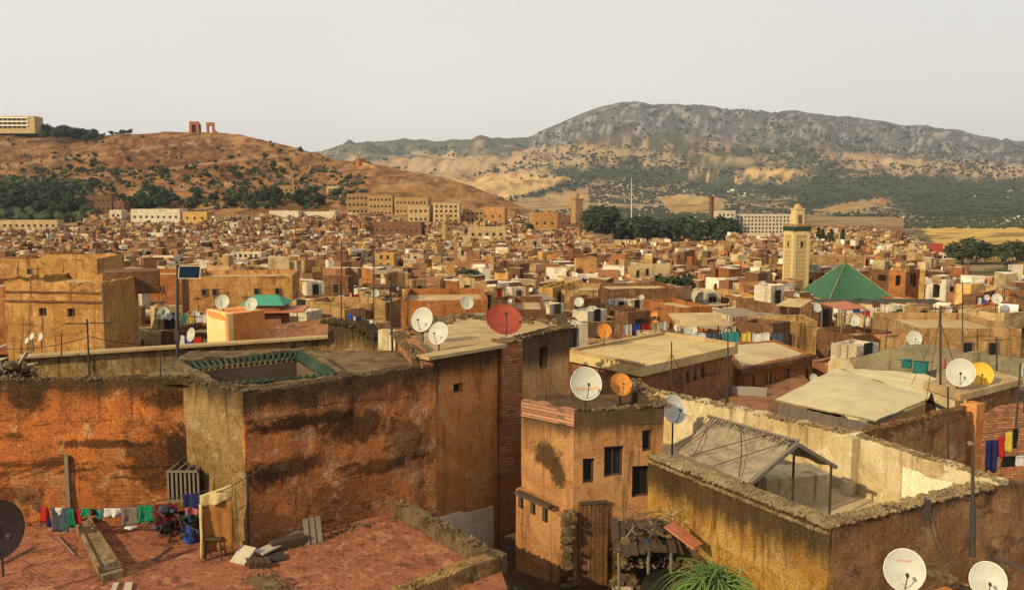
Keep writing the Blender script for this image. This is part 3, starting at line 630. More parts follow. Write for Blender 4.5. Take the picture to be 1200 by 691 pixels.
# mosque: minaret and green pyramid roof
def minaret():
    y = 238; s = 4.8; zt = tz(270) * y; zb = zt - 24; c = Y(933, 300, y); a = R(15)
    t = empty('minaret', (c.x, y, zb), 'tall square yellow brick minaret with green band beside the green pyramid roof', 'minaret')
    poly = rect(c.x, y, s, s, a); mb = MB()
    for i in range(4): panel(mb, poly[i], poly[(i + 1) % 4], zb, zt, .4, 1.5, .02, (), .0, i)
    m, nt, b = newmat('minaret_brick'); k = NT(nt); v = k.coord((1, 1, 1)); wv = k.n('TexVoronoi'); wv.feature = 'DISTANCE_TO_EDGE'; cb = k.n('CombineXYZ'); sx = k.n('SeparateXYZ'); k.L(k.coord(rot=(0, 0, -a)), sx.inputs[0]); k.L(k.math('ADD', sx.outputs[0], sx.outputs[1]), cb.inputs[0]); k.L(k.math('MULTIPLY', sx.outputs[2], .6), cb.inputs[1]); k.L(cb.outputs[0], wv.inputs[0]); wv.inputs['Scale'].default_value = 1.6; wv.inputs['Randomness'].default_value = 0
    col = k.mix(k.ramp(wv.outputs[0], .05, .16), (.27, .18, .08), (.46, .34, .16)); col = k.mix(k.math('MULTIPLY', k.ramp(k.noise(v, .6, 6), .45, .7), .4), col, (.40, .24, .09)); k.L(col, b.inputs['Base Color']); b.inputs['Roughness'].default_value = .9
    mb.build('shaft', m, t)
    p2 = rect(c.x, y, s + .06, s + .06, a); e = MB()          # plain corner strips that frame the lattice
    for i in range(4):
        A, B = Vector(p2[i]), Vector(p2[(i + 1) % 4]); d = (B - A).normalized(); nn = Vector((d.y, -d.x))
        for s_ in (.45, s - .45):
            q = A + d * s_ + nn * .03; e.box((q.x, q.y, zb), .8, .14, 23.5, atan2(d.y, d.x))
        q = A + d * s / 2 + nn * .03; e.box((q.x, q.y, zt - 1.2), s - 1.7, .14, 1.0, atan2(d.y, d.x)); e.box((q.x, q.y, zt - 5.2), s - 1.7, .12, .35, atan2(d.y, d.x))
    M['minaret_plain'] = plain('minaret_plain', (.54, .42, .20), var=.3, sc=1); e.build('corner_strips', M['minaret_plain'], t)
    MB().prism(rect(c.x, y, s + .5, s + .5, a), zt, zt + 1.1).build('tile_band', M['green_tile'], t)
    top = MB()
    for i in range(4):
        A, B = Vector(p2[i]), Vector(p2[(i + 1) % 4])
        for j in range(5): q = A.lerp(B, (j + .5) / 5 * .92 + .04); top.prism(rect(q.x, q.y, .6, .6, a), zt + 1.1, zt + 1.75)
    top.build('battlement', M['h_tan'], t)
    l = MB(); l.prism(rect(c.x, y, 2.5, 2.5, a), zt + 1.1, zt + 5.6); l.prism(rect(c.x, y, 2.9, 2.9, a), zt + 5.6, zt + 5.9); la = l.build('lantern', M['minaret_plain'], t)
    A, B = [Vector(q) for q in rect(c.x, y, 2.5, 2.5, a)[:2]]; dv = (B - A).normalized(); nn = Vector((dv.y, -dv.x)); q = A.lerp(B, .5) + nn * .04
    MB().box((q.x, q.y, zt + 1.9), 1.1, .12, 2.3, atan2(dv.y, dv.x)).build('arched_recess', M['h_brown'], la)
    dm = MB()
    for i in range(8):
        for j in range(5):
            def sp(a_, b_): ph = b_ / 5 * pi / 2; return (c.x + 1.1 * cos(a_ / 8 * 2 * pi) * cos(ph), y + 1.1 * sin(a_ / 8 * 2 * pi) * cos(ph), zt + 5.9 + 1.2 * sin(ph))
            dm.quad(sp(i, j), sp(i + 1, j), sp(i + 1, j + 1), sp(i, j + 1))
    dm.build('dome', M['h_cream'], t); MB().tube([(c.x, y, zt + 7), (c.x, y, zt + 9)], .07).build('finial', M['iron'], t)
    f = MB(); q = Vector((c.x + 1.9, y - 1.4, zt + 1)); f.tube([q, q + Vector((0, 0, 8.5))], .07); f.bar(q + Vector((0, 0, 6.7)), q + Vector((-1, 0, 6.7)), .08, .08); f.build('flag_mast', M['iron'], t)
    for i, (px_, hgt) in enumerate(((0, 1), (3, 0))):
        A, B = Vector(poly[px_]), Vector(poly[hgt]); dv = (B - A).normalized(); nn = Vector((dv.y, -dv.x)); q = A.lerp(B, .5)
        wf = MB(); wf.box((q.x + nn.x * .05, q.y + nn.y * .05, zt - 4.6), 1.3, .16, 2.3, atan2(dv.y, dv.x)); wo = wf.build('window', M['h_cream'], t)
        wp = MB(); wp.box((q.x + nn.x * .1, q.y + nn.y * .1, zt - 4.3), .65, .12, 1.5, atan2(dv.y, dv.x)); wp.build('pane', M['dark'], wo)
    keep(poly, 915, 950, 338, y)
minaret()
def pyramid():
    z = tz(346) * 226; C, L_, R_ = Z(978, 349, z), Z(940, 343.5, z), Z(1043, 347, z); y = C.y
    C = Vector((xd(978, 348, 214), 214, z)); B0 = Vector((xd(990, 330, 226), 226, z)); a = R(8); s = 17.2
    poly = rect(B0.x, 226, s, s, a); apex = Vector((B0.x, 226, tz(307) * 226))
    t = empty('mosque', (B0.x, 226, z - 9), 'low brown mosque hall under a steep green tiled pyramid roof', 'mosque')
    wp = rect(B0.x, 226, s - 1.6, s - 1.6, a); mb = MB(); mb.prism(wp, z - 9, z - .1); mb.build('wall', M['h_brown'], t)
    mb = MB(); e = rect(B0.x, 226, s - .2, s - .2, a); mb.prism(e, z - .45, z - .1); mb.build('eaves', M['h_cream'], t)
    mb = MB(); n = 46
    for i in range(4):
        A, B = Vector((*poly[i], z - .08)), Vector((*poly[(i + 1) % 4], z - .08))
        nrm = (B - A).cross(apex - A).normalized()
        for j in range(n):                                     # rounded tile rows running up the slope
            a0, a1, am = A.lerp(B, j / n), A.lerp(B, (j + 1) / n), A.lerp(B, (j + .5) / n); off = nrm * .14
            mb.quad(a0, am + off, apex.lerp(am, .03) + off * .1, apex.lerp(a0, .03)); mb.quad(am + off, a1, apex.lerp(a1, .03), apex.lerp(am, .03) + off * .1)
    mb.quad(*[(*p, z - .08) for p in reversed(poly)]); mb.prism([tuple(apex.lerp(Vector((*p, z)), .031).xy) for p in poly], apex.z - .3, apex.z + .1)
    r = mb.build('roof', M['pyramid_green'], t)
    hp = MB()
    for p in poly: hp.tube([(*p, z), tuple(apex)], .13, 6)
    hp.build('hip_tiles', M['h_tan'], r); MB().tube([apex, apex + Vector((0, 0, 2.2))], .09).build('finial', M['iron'], r)
    keep(poly, 938, 1046, 352, 216)
pyramid()
block('mosque_annex', 'low long brown building with pale roof edge in front of the green pyramid roof', 955, 1110, 354, 372, 205, 7, 'brown', roofm=M['green_tile'], par=.1)
block('prayer_hall', 'low brown hall right of the green pyramid with pale roof slab', 1047, 1075, 350, 362, 212, 9, 'orange')
# far landmarks -------------------------------------------------------
r_, pl, z0, z1 = block('hotel', 'long white five storey hotel block with rows of dark arched windows above the trees', 862, 927, 251, 276, 900, 18, 'whitewashed', wins=(5, 15), k=0, h=8, zwin=[tz(251) * 900 - 3.4 - 3.7 * i for i in range(5)])
for o in r_.children:
    if o.name.startswith('window'): o.scale = (1.9, 1, 1.5)
block('hotel_wing', 'white stepped hotel wing with square tower at its left end', 840, 862, 247, 270, 890, 14, 'whitewashed', wins=(3, 4), k=0, h=10)
for (p0, p1, rt, rb, y, col, wn, lab) in [
    (405, 430, 227, 252, 860, 'tan', (3, 5), 'leftmost tan apartment block with square windows below the old hill wall'), (432, 461, 229, 254, 850, 'tan', (3, 6), 'wide tan apartment block with two window rows on the hillside'),
    (463, 503, 231, 253, 845, 'tan', (2, 8), 'long pinkish apartment block on the hillside right of the wide tan block'), (508, 539, 238, 262, 800, 'cream', (4, 5), 'tall cream apartment block with many small windows right of the hillside row'),
    (543, 566, 245, 262, 800, 'tan', (2, 4), 'small tan block right of the tall cream apartment block'), (478, 503, 241, 262, 790, 'cream', (2, 4), 'cream block standing in front of the hillside apartment row'),
    (325, 343, 217, 228, 900, 'tan', (1, 3), 'small tan house among trees low on the bare hill'), (383, 400, 218, 232, 900, 'cream', (2, 3), 'cream house with white windows among dark trees on the hill'),
    (88, 128, 229, 250, 760, 'brown', (2, 7), 'large brown building with white roof edge among the trees at left'), (122, 146, 236, 250, 745, 'brown', (1, 3), 'brown building with whitish roof joined right of the large brown building'),
    (128, 142, 246, 258, 725, 'whitewashed', (1, 2), 'small white house with two tall dark windows left of the long white building'), (152, 214, 245, 262, 722, 'whitewashed', (1, 8), 'long white building with a row of dark windows below the wooded slope'),
    (214, 245, 248, 262, 715, 'yellow', (1, 3), 'yellow house at the right end of the long white building'), (0, 66, 258, 270, 640, 'cream', (1, 9), 'long low cream building at left edge below the wooded slope'),
    (316, 352, 247, 255, 760, 'whitewashed', None, 'long white garden wall house below the hillside trees'), (356, 394, 248, 256, 750, 'whitewashed', None, 'second long white low house right of the garden wall house'),
    (564, 593, 243, 262, 760, 'ochre', (1, 3), 'yellow hall with pale front left of the ochre kasbah block'), (622, 652, 249, 272, 720, 'ochre', (1, 3), 'ochre kasbah block with a bright left face'),
    (654, 682, 252, 270, 715, 'brown', (1, 3), 'brown hall with low pale roof below the distant minaret'), (437, 495, 260, 278, 640, 'brown', (1, 7), 'long reddish hall below the hillside apartment blocks'),
    (548, 592, 266, 282, 600, 'cream', (1, 5), 'long cream building right of the reddish hall'), (1092, 1107, 286, 300, 560, 'brown', (1, 2), 'brown house with a bright red upper wall facing the golden field'),
    (1105, 1122, 297, 312, 540, 'whitewashed', (2, 3), 'white house with small windows right of the red walled house'), (1144, 1180, 318, 334, 430, 'cream', (1, 7), 'long cream building with dark shutters right of the town edge'),
    (270, 306, 296, 309, 380, 'whitewashed', (1, 5), 'small white building with a row of wide dark windows'), (440, 462, 297, 322, 330, 'yellow', (2, 2), 'tall yellow town house with dark roof opening'),
    (820, 841, 342, 371, 170, 'whitewashed', (2, 2), 'bright white house with two window rows left of the minaret foot')]:
    block('building', lab, p0, p1, rt, rb, y, 12 if y > 500 else 8, col, wins=wn, k=0 if y > 300 else 1, a=R(U(-12, 12)), h=9, res=4)
    if y > 300 and 'apartment' in lab or 'building' in lab: landmark('the ' + ' '.join(lab.split()[:3]), (p0 + p1) / 2, (rt + rb) / 2) if False else None
rp = Y(1098, 286, 559); t = MB(); t.box((rp.x - 1, 558.5, rp.z - 5.5), 9, .5, 6, 0)
t.build('painted_wall', M['red_paint'], [o for o in bpy.data.objects if o.get('label', '').startswith('brown house with a bright red')][0])
# distant minaret, kasbah tower, ruins, hill gate
def tower(name, label, px, r0, r1, y, w_, col, cat, top=True):
    c = Y(px, r0, y); z1 = c.z; z0 = tz(r1) * y - 6; t = empty(name, (c.x, y, z0), label, cat); a = R(30)
    MB().prism(rect(c.x, y, w_, w_, a), z0, z1).build('shaft', M['h_' + col], t)
    b = MB(); b.prism(rect(c.x, y, w_ + .8, w_ + .8, a), z1, z1 + 1)
    for p in rect(c.x, y, w_, w_, a): b.prism(rect(p[0], p[1], 1.2, 1.2, a), z1 + 1, z1 + 2)
    b.build('battlement', M['h_' + col], t)
    if top: MB().prism(rect(c.x, y, w_ * .45, w_ * .45, a), z1 + 1, z1 + 6).build('lantern', M['h_' + col], t)
    A = rect(c.x, y, w_, w_, a); q = (Vector(A[0]) + Vector(A[1])) / 2; add_window(t, (q.x - .1, q.y - .15, z1 - 4), a, 0)
    return t
tower('minaret', 'small distant tan minaret in front of the olive covered hill', 676, 234, 254, 820, 8, 'tan', 'minaret')
tower('minaret', 'slim pale minaret rising below the hillside apartment blocks', 524, 262, 282, 560, 5, 'tan', 'minaret')
tower('watch_tower', 'square ruined watch tower on the falling ridge of the hill', 423, 187, 192, 1095, 9, 'orange', 'tower', False)
tower('watch_tower', 'brown tower standing in the trees left of the hotel', 834, 232, 262, 860, 3.2, 'brown', 'tower', False)
def ruin(px, r0, r1, w_, label, arch, stub):
    y = interp(HD, px) - 3; c = Y(px, r1, y); z0 = c.z - 2; z1 = tz(r0) * y; t = empty('tomb_ruin', (c.x, y, z0), label, 'ruin', 'ruined tombs on the hill')
    mb = MB(); pts = []; n = 9; hw = arch / 2; sp = z0 + (z1 - z0) * .6
    def wallseg(x0, x1, a0, a1): mb.prism([(x0, y - 2), (x1, y - 2), (x1, y + 2), (x0, y + 2)], a0, a1, zt=[a1 + U(-.5, .3) for _ in range(4)])
    wallseg(c.x - w_ / 2, c.x - hw, z0, z1); wallseg(c.x + hw, c.x + w_ / 2, z0, z1 - .4)
    prev = None
    for i in range(n):
        a0, a1 = pi * i / n, pi * (i + 1) / n; x0, x1 = c.x - hw * cos(a0), c.x - hw * cos(a1); h0, h1 = sp + hw * sin(a0), sp + hw * sin(a1)
        mb.v += [(x0, y - 2, h0), (x1, y - 2, h1), (x1, y - 2, z1), (x0, y - 2, z1), (x0, y + 2, h0), (x1, y + 2, h1), (x1, y + 2, z1), (x0, y + 2, z1)]
        k_ = len(mb.v) - 8
        for f in ((0, 1, 2, 3), (7, 6, 5, 4), (0, 4, 5, 1), (3, 2, 6, 7)): mb.f.append(tuple(k_ + q for q in f)); mb.m.append(0)
    mb.build('arch_wall', M['rust_brick'] if not stub else M['h_orange'], t)
    if stub: MB().prism([(c.x + w_ / 2, y - 2), (c.x + w_ / 2 + 4, y - 2), (c.x + w_ / 2 + 4, y + 2), (c.x + w_ / 2, y + 2)], z0, z0 + 6, zt=[z0 + 8, z0 + 3, z0 + 4, z0 + 8]).build('broken_wall', M['h_orange'], t)
    else: MB().prism([(c.x - w_ / 2 - 1, y + 2.2), (c.x + w_ / 2 + 1, y + 2.2), (c.x + w_ / 2 + 1, y + 5), (c.x - w_ / 2 - 1, y + 5)], z0, z1 - 3).build('rear_wall', M['h_brown'], t)
ruin(228, 142.5, 156, 12.5, 'left ruined square tomb with a closed arch on the hill crest', 6, False)
ruin(247, 143.5, 157, 10, 'right ruined tomb open to the sky through its arch', 5, True)
b_, pl, z0, z1 = block('hilltop_hotel', 'pale modern building with long balconies on the hilltop at far left', -20, 40, 136, 151, 1190, 22, 'cream', wins=None, h=6)
bl = MB(); A = Vector(pl[0]); B = Vector(pl[1])
for i in range(3): z = z1 - 1.5 - i * 5; bl.box(((A.x + B.x) / 2 - 3, A.y - .6, z - 1.6), (B - A).length - 10, 1.2, 1.5, 0)
bl.build('balcony', M['white'], b_); bd = MB()
for i in range(3):
    for j in range(9): z = z1 - 1.5 - i * 5; bd.box((A.x + 4 + j * 6.2, A.y - .1, z - 4.4), 4.6, .5, 2.6, 0)
bd.build('window', M['dark'], b_); VIEW.pop()
# old city wall running up the hill and along its ridge
def hillwall(pts, label):
    mb = MB(); P3 = []
    for px, r_ in pts:
        q = on_row(px, r_, 600, 1250, 3)
        if q: P3.append((q[0], q[1], ter_z(*q)))
    for a, b in zip(P3, P3[1:]):
        d = Vector((b[0] - a[0], b[1] - a[1])); L = max(1, d.length); n = max(1, int(L / 8))
        for i in range(n):
            p, q = Vector(a).lerp(Vector(b), i / n), Vector(a).lerp(Vector(b), (i + 1) / n); e = Vector((-d.y, d.x)).normalized() * .8
            z_a, z_b = ter_z(p.x, p.y), ter_z(q.x, q.y); hh = 4.2 + U(-.6, .3)
            mb.prism([(p.x - e.x, p.y - e.y), (q.x - e.x, q.y - e.y), (q.x + e.x, q.y + e.y), (p.x + e.x, p.y + e.y)], min(z_a, z_b) - 2, 0, zt=[z_a + hh, z_b + hh, z_b + hh, z_a + hh])
    if mb.v: tag(mb.build('city_wall', M['h_tan']), label, 'wall')
hillwall([(343, 216), (352, 210), (362, 204), (376, 194)], 'old tan wall climbing the bare hill above the apartment blocks')
hillwall([(425, 195), (440, 197), (455, 199)], 'short ruined wall along the ridge by the watch tower')
hillwall([(30, 168), (60, 166), (90, 163), (120, 161)], 'pale road wall on the slope below the hilltop trees')
# masts
for px, r0, r1, y, w_, lab in ((740, 208, 262, 900, .35, 'tall thin white mast rising above the dark trees'),):
    a = Y(px, r1, y); b = Y(px, r0, y); mb = MB(); mb.tube([a, b], w_ * 1.2, 8, r2=w_ * .6); o = mb.build('mast', M['white']); tag(o, lab, 'mast')
for i, px in enumerate((867, 872, 877, 881)):
    d = 6480; x = xd(px, 130, d); z = ter_z(x, d); r_ = MB(); r_.tube([(x, d, z - 20), (x, d, z + (30, 42, 36, 24)[i])], 1.6, 5, r2=.6)
    tag(r_.build('antenna_mast', M['steel']), ['leftmost of the four masts on the mountain crest', 'second mast from the left on the mountain crest, the tallest', 'third mast from the left on the mountain crest', 'rightmost and shortest mast on the mountain crest'][i], 'mast', 'masts on the mountain crest')
# ------------------------------------------------------------------ mid distance, by hand
def L_(lab, px, r_): landmark(lab, px, r_)
def tough(root, *a, **k): edge_windows(root, *a, **k)
# big ochre house at left
def big_ochre():
    y = 55; z1 = tz(331) * y; z0 = -14; A = Y(4, 331, y + 1); C = Y(119, 331, y); Rr = Y(161, 331, y + 5); Bk = A + Rr - C
    poly = [(A.x, A.y), (C.x, C.y), (Rr.x, Rr.y), (Bk.x, Bk.y + 3)]
    t = empty('house', (A.x, A.y, z0), 'big ochre house with two small square windows and dark cornice lines at left', 'house')
    Lf = (Vector(poly[1]) - Vector(poly[0])).length; s1 = (44 - 4) / 115 * Lf; s2 = (78 - 4) / 115 * Lf; zt_, zb_ = tz(362) * y, tz(372) * y
    house_poly(t, poly, z0, z1, M['h_ochre'], M['roof_tan'], par=.5, res=.5, disp=.06, topj=.1, holes={0: [(s1, s1 + .5, zb_, zt_), (s2, s2 + .5, zb_, zt_)]})
    mb = MB()
    for r_ in (343, 354): z = tz(r_) * y; mb.bar((poly[0][0], poly[0][1] - .05, z), (poly[1][0], poly[1][1] - .05, z), .14, .10)
    mb.build('cornice', M['h_brown'], t); p = MB(); p.tube([(poly[1][0] + .1, poly[1][1] - .12, z0), (poly[1][0] + .1, poly[1][1] - .12, z1)], .07); p.build('drain_pipe', M['frame'], t)
    u = MB(); q = Y(140, 330, y + 4); u.box((q.x, y + 6, z1 - 1.2), 3.5, 3, 1.5, R(20)); u.build('roof_wall', M['h_brown'], t)
    keep(poly, -5, 165, 412, y); landmark('the big ochre house', 80, 370); return z1
big_ochre()
block('house', 'lower ochre wing at the left edge beside the big ochre house', -60, 6, 336, 415, 56, 8, 'orange', par=.3, res=.8)
def cube():
    z1 = tz(367) * 36; C, A, B = Z(267, 369, z1), Z(242, 368, z1), Z(309, 367, z1); C = Vector((xd(267, 369, 34), 34)); A = Vector((xd(242, 368, 35.6), 35.6)); B = Vector((xd(310, 367, 35.2), 35.2)); D_ = A + B - C
    t = empty('rooftop_room', (C.x, C.y, -9), 'smooth orange cube shaped room with its left face coloured lighter as if sunlit', 'house'); z1 = tz(368) * 34
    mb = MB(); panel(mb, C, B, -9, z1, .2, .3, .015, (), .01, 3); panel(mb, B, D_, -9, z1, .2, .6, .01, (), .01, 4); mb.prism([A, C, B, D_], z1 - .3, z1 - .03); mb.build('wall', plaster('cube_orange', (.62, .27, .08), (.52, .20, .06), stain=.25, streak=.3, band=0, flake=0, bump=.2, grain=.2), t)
    mb = MB(); panel(mb, A, C, -9, z1, .2, .3, .01, (), .01, 5); mb.build('end_wall', plaster('cube_sunlit', (.68, .52, .26), (.62, .44, .20), stain=.15, streak=.15, band=0, flake=0, bump=.2, grain=.2), t); keep([A, C, B, D_], 240, 312, 405, 34); landmark('the orange cube room', 275, 385)  # left face given a lighter colour for the sun on it
cube()
def long_windows():     # long ochre walls with rows of little windows behind the dark panel
    for (p0, p1, rt, rb, y, a, col, n, lab) in ((216, 332, 324, 376, 92, R(9), 'ochre', 8, 'long ochre building with rows of small dark windows behind the dark panel'), (132, 208, 322, 350, 100, R(4), 'orange', 6, 'long orange building with tiny slit windows behind the big ochre house'),
                                     (465, 566, 352, 380, 62, R(4), 'orange', 0, 'long plain orange wall house behind the paired white dishes'),
                                     (600, 640, 362, 384, 66, 0, 'brown', 1, 'brown house behind the red dish'), (648, 664, 337, 362, 98, R(-20), 'yellow', 0, 'pale yellow cube house in the middle of the town'), (664, 707, 340, 362, 99, R(-8), 'tan', 3, 'tan house with small windows right of the pale yellow cube house'),
                                     (706, 792, 338, 360, 120, R(5), 'brown', 4, 'wide dark brown building in the middle of the town'), (0, 110, 303, 330, 112, R(3), 'ochre', 2, 'long ochre house behind the roof of the big ochre house'),
                                     (1080, 1200, 385, 420, 62, R(-4), 'tan', 3, 'weathered tan house with rough roof at the right edge'), (925, 1015, 300, 318, 330, R(5), 'tan', 4, 'long tan building behind the minaret'), (780, 822, 360, 384, 98, R(18), 'orange', 0, 'reddish house left of the bright white house')):
        r_, pl, z0, z1 = block('house', lab, p0, p1, rt, rb, y, 9, col, wins=(2, n) if n else None, k=2 if y > 80 else 1, a=a, cat='house', h=3, res=1.0, skip=.25)
        if n != 4 or y < 200: landmark('the ' + ' '.join(lab.split()[:4 if 'long' in lab else 3]), (p0 + p1) / 2, (rt + rb) / 2)
LAND_SAVE = None
long_windows()
LAND[:] = [l for l in LAND if 'with' not in l[0]]
for w_, px, r_ in (('the minaret', 933, 300), ('the green pyramid roof', 990, 330), ('the hotel block', 890, 262), ('the dark panel', 220, 318), ('the red dish', 590, 378), ('the green tarpaulin', 308, 350), ('the dark park trees', 770, 266),
                   ('the yellow cube house', 655, 350), ('the wide brown building', 750, 350), ('the bright white house', 830, 355), ('the hillside apartments', 465, 240), ('the long white building', 183, 252), ('the red walled house', 1098, 292), ('the golden field', 1160, 280),
                   ('the yellow tower house', 451, 310), ('the pale sheet roof', 1005, 465), ('the white windowed building', 288, 302), ('the two roadside masts', 1100, 400), ('the weathered tan house', 1140, 400), ('the town tree clump', 550, 325), ('the twin town trees', 788, 335), ('the long orange wall', 515, 365),
                   ('the flat yellow roof', 760, 405), ('the long ochre building', 275, 345), ('the distant minaret', 676, 245), ('the long reddish hall', 466, 268), ('the long brown annex', 1030, 362)): landmark(w_, px, r_)
# green tarpaulin hip roof
c = Y(308, 357, 62); t = empty('tarpaulin_shelter', (c.x, 62, c.z - 5), 'shelter under a bright green tarpaulin hip roof behind the orange cube room', 'shelter')
p4 = rect(c.x, 63, 3.2, 3, 0); mb = MB(); zt = tz(347) * 62; ze = c.z
rd = [(c.x - .8, 63, zt), (c.x + .8, 63, zt)]; q = [(*p, ze) for p in p4]
mb.quad(q[0], q[1], rd[1], rd[0]); mb.quad(q[1], q[2], rd[1]); mb.quad(q[2], q[3], rd[0], rd[1]); mb.quad(q[3], q[0], rd[0]); mb.quad(*reversed(q)); mb.build('roof', M['tarp_green'], t)
mb = MB(); mb.prism(rect(c.x, 63, 2.6, 2.4, 0), c.z - 5, ze - .02); mb.build('wall', M['h_pinkish'], t)
mb = MB(); mb.prism(rect(c.x + .2, 63, 5.2, 3.6, .1), ze - .5, ze - .38); mb.build('ledge', M['tile_red'], t); keep(p4, 283, 332, 366, 60)
# green plot with grass between pillars
# ------------------------------------------------------------------ random houses
ROOF = [(45, -8.9), (60, -9.9), (80, -11.3), (110, -13.6), (150, -16.2), (220, -19.6), (300, -22.2), (450, -25.6), (600, -28), (1100, -29.5)]
EDGE = [(-100, 263), (0, 264), (90, 265), (98, 252), (215, 258), (240, 257), (310, 253), (400, 247), (420, 245), (530, 245), (600, 255), (680, 262), (700, 284), (850, 287), (858, 277), (930, 281), (950, 269), (1000, 268), (1050, 275), (1085, 290), (1105, 303), (1130, 318), (1300, 323)]
cells = []; y = 50.0
while y < 1000:
    sp = 5.7 if y < 175 else 6.6 if y < 300 else 7.2 if y < 520 else 8.2
    x = -.68 * y - 8
    while x < .68 * y + 8:
        cells.append((x + U(-2.2, 2.2), y + U(-2.2, 2.2))); x += sp
    y += sp * .93
NEAR = []; FAR = []
cols = ['ochre', 'orange', 'tan', 'cream', 'whitewashed', 'brown', 'pinkish', 'yellow', 'tan', 'ochre', 'brown', 'cream', 'tan', 'orange', 'brown', 'brown', 'brown', 'pinkish', 'pinkish', 'whitewashed', 'cream', 'brown']
for x, y in cells:
    if y < 48: continue
    big = rnd() < .12; w_, d_ = (U(8, 14), U(6, 10)) if big else (U(4, 7.5), U(4, 7)); 
    if y < 175: w_ *= .74; d_ *= .74
    if y < 120 and w_ > 5: w_ *= .8; d_ *= .85
    tzv = ter_z(x, y); zr = max(interp(ROOF, y), tzv + 6.5) + (random.gauss(0, 1.3)) * (.75 if y < 175 else 1) + (1.0 if big else 0) + (U(1.5, 3.5) if rnd() < .07 and y > 90 else 0)
    if y < 70: zr = min(zr, interp(ROOF, y) + .8)
    px, rr = pix((x, y, zr)); hw = w_ / 2 * 1.2 / y * F
    if rr < interp(EDGE, px) + U(-4, 3) + 3 * nz(px / 25, 1, 1, 2): continue
    low = False
    if any(sqrt((x - fx) ** 2 + (y - fy) ** 2) < fr + w_ * .45 for fx, fy, fr in FOOT): continue
    if any(px + hw > a0 and px - hw < a1 and y - d_ / 2 < vy and rr < rb - 1 for a0, a1, rb, vy in VIEW):
        zr2 = min(tz(rb + 2) * (y + d_ / 2) for a0, a1, rb, vy in VIEW if px + hw > a0 and px - hw < a1 and y - d_ / 2 < vy and rr < rb - 1)
        if zr2 < tzv + 2.5: continue
        zr = zr2; low = True
    a = R(random.choice([36, 30, 40, 34, -8, -14, 8, 0, 20, -40]) + U(-7, 7)); col = random.choice(cols)
    (NEAR if abs(x) < .6 * y + 4 and len(NEAR) < 258 else FAR).append((x, y, zr, min(zr - tzv + 2, 14) if y > 100 else zr - tzv + 2, w_, d_, a, col, low))
SPOTS = []
for (x, y, zr, h, w_, d_, a, col, low) in NEAR:
    root, par = rand_house(x, y, zr, h, w_, d_, a, col, low); SPOTS.append((x, y, zr, par, w_, d_, a))
# the rest of the town as one mass, every house still its own walls, parapet, roof, openings
class CM:
    def __init__(s): s.v = []; s.f = []; s.c = []
    def box(s, x, y, z0, z1, w_, d_, a, c, rc=None, par=.0):
        p = rect(x, y, w_, d_, a); i = len(s.v)
        j = [U(-.2, .2) for _ in range(4)]
        s.v += [(q[0], q[1], z0) for q in p] + [(q[0], q[1], z1 + k_) for q, k_ in zip(p, j)]; s.c += [c] * 8
        for k_ in range(4): s.f.append((i + k_, i + (k_ + 1) % 4, i + 4 + (k_ + 1) % 4, i + 4 + k_))
        if par:
            q4 = rect(x, y, w_ - .6, d_ - .6, a); s.v += [(q[0], q[1], z1 + k_) for q, k_ in zip(q4, j)] + [(q[0], q[1], z1 - par) for q in q4]; s.c += [tuple(min(.7, q_ * 1.5 + .06) for q_ in c)] * 4 + [c] * 4  # parapet top ring coloured lighter than the walls, standing in for sun
            for k_ in range(4): n_ = (k_ + 1) % 4; s.f.append((i + 4 + k_, i + 4 + n_, i + 8 + n_, i + 8 + k_)); s.f.append((i + 8 + k_, i + 8 + n_, i + 12 + n_, i + 12 + k_))
            k_ = len(s.v); s.v += [(q[0], q[1], z1 - par) for q in q4]; s.c += [rc] * 4; s.f.append((k_, k_ + 1, k_ + 2, k_ + 3))
        else:
            k_ = len(s.v); s.v += s.v[i + 4:i + 8]; s.c += [rc or c] * 4; s.f.append((k_, k_ + 1, k_ + 2, k_ + 3))
def tint(n): f_ = U(.65, 1.2); return tuple(q * f_ for q in PC[n])
CC = CM(); PC = {'ochre': (0.419, 0.225, 0.082), 'orange': (0.330, 0.132, 0.049), 'tan': (0.370, 0.230, 0.113), 'cream': (0.499, 0.377, 0.215), 'whitewashed': (0.678, 0.608, 0.502), 'brown': (0.170, 0.083, 0.044), 'pinkish': (0.289, 0.137, 0.072), 'yellow': (0.459, 0.289, 0.102)}
RC = [(.50, .38, .21), (.44, .30, .16), (.58, .47, .30), (.34, .21, .11), (.27, .12, .06), (.66, .60, .48), (.18, .12, .07)]
DARK = (.02, .014, .01)
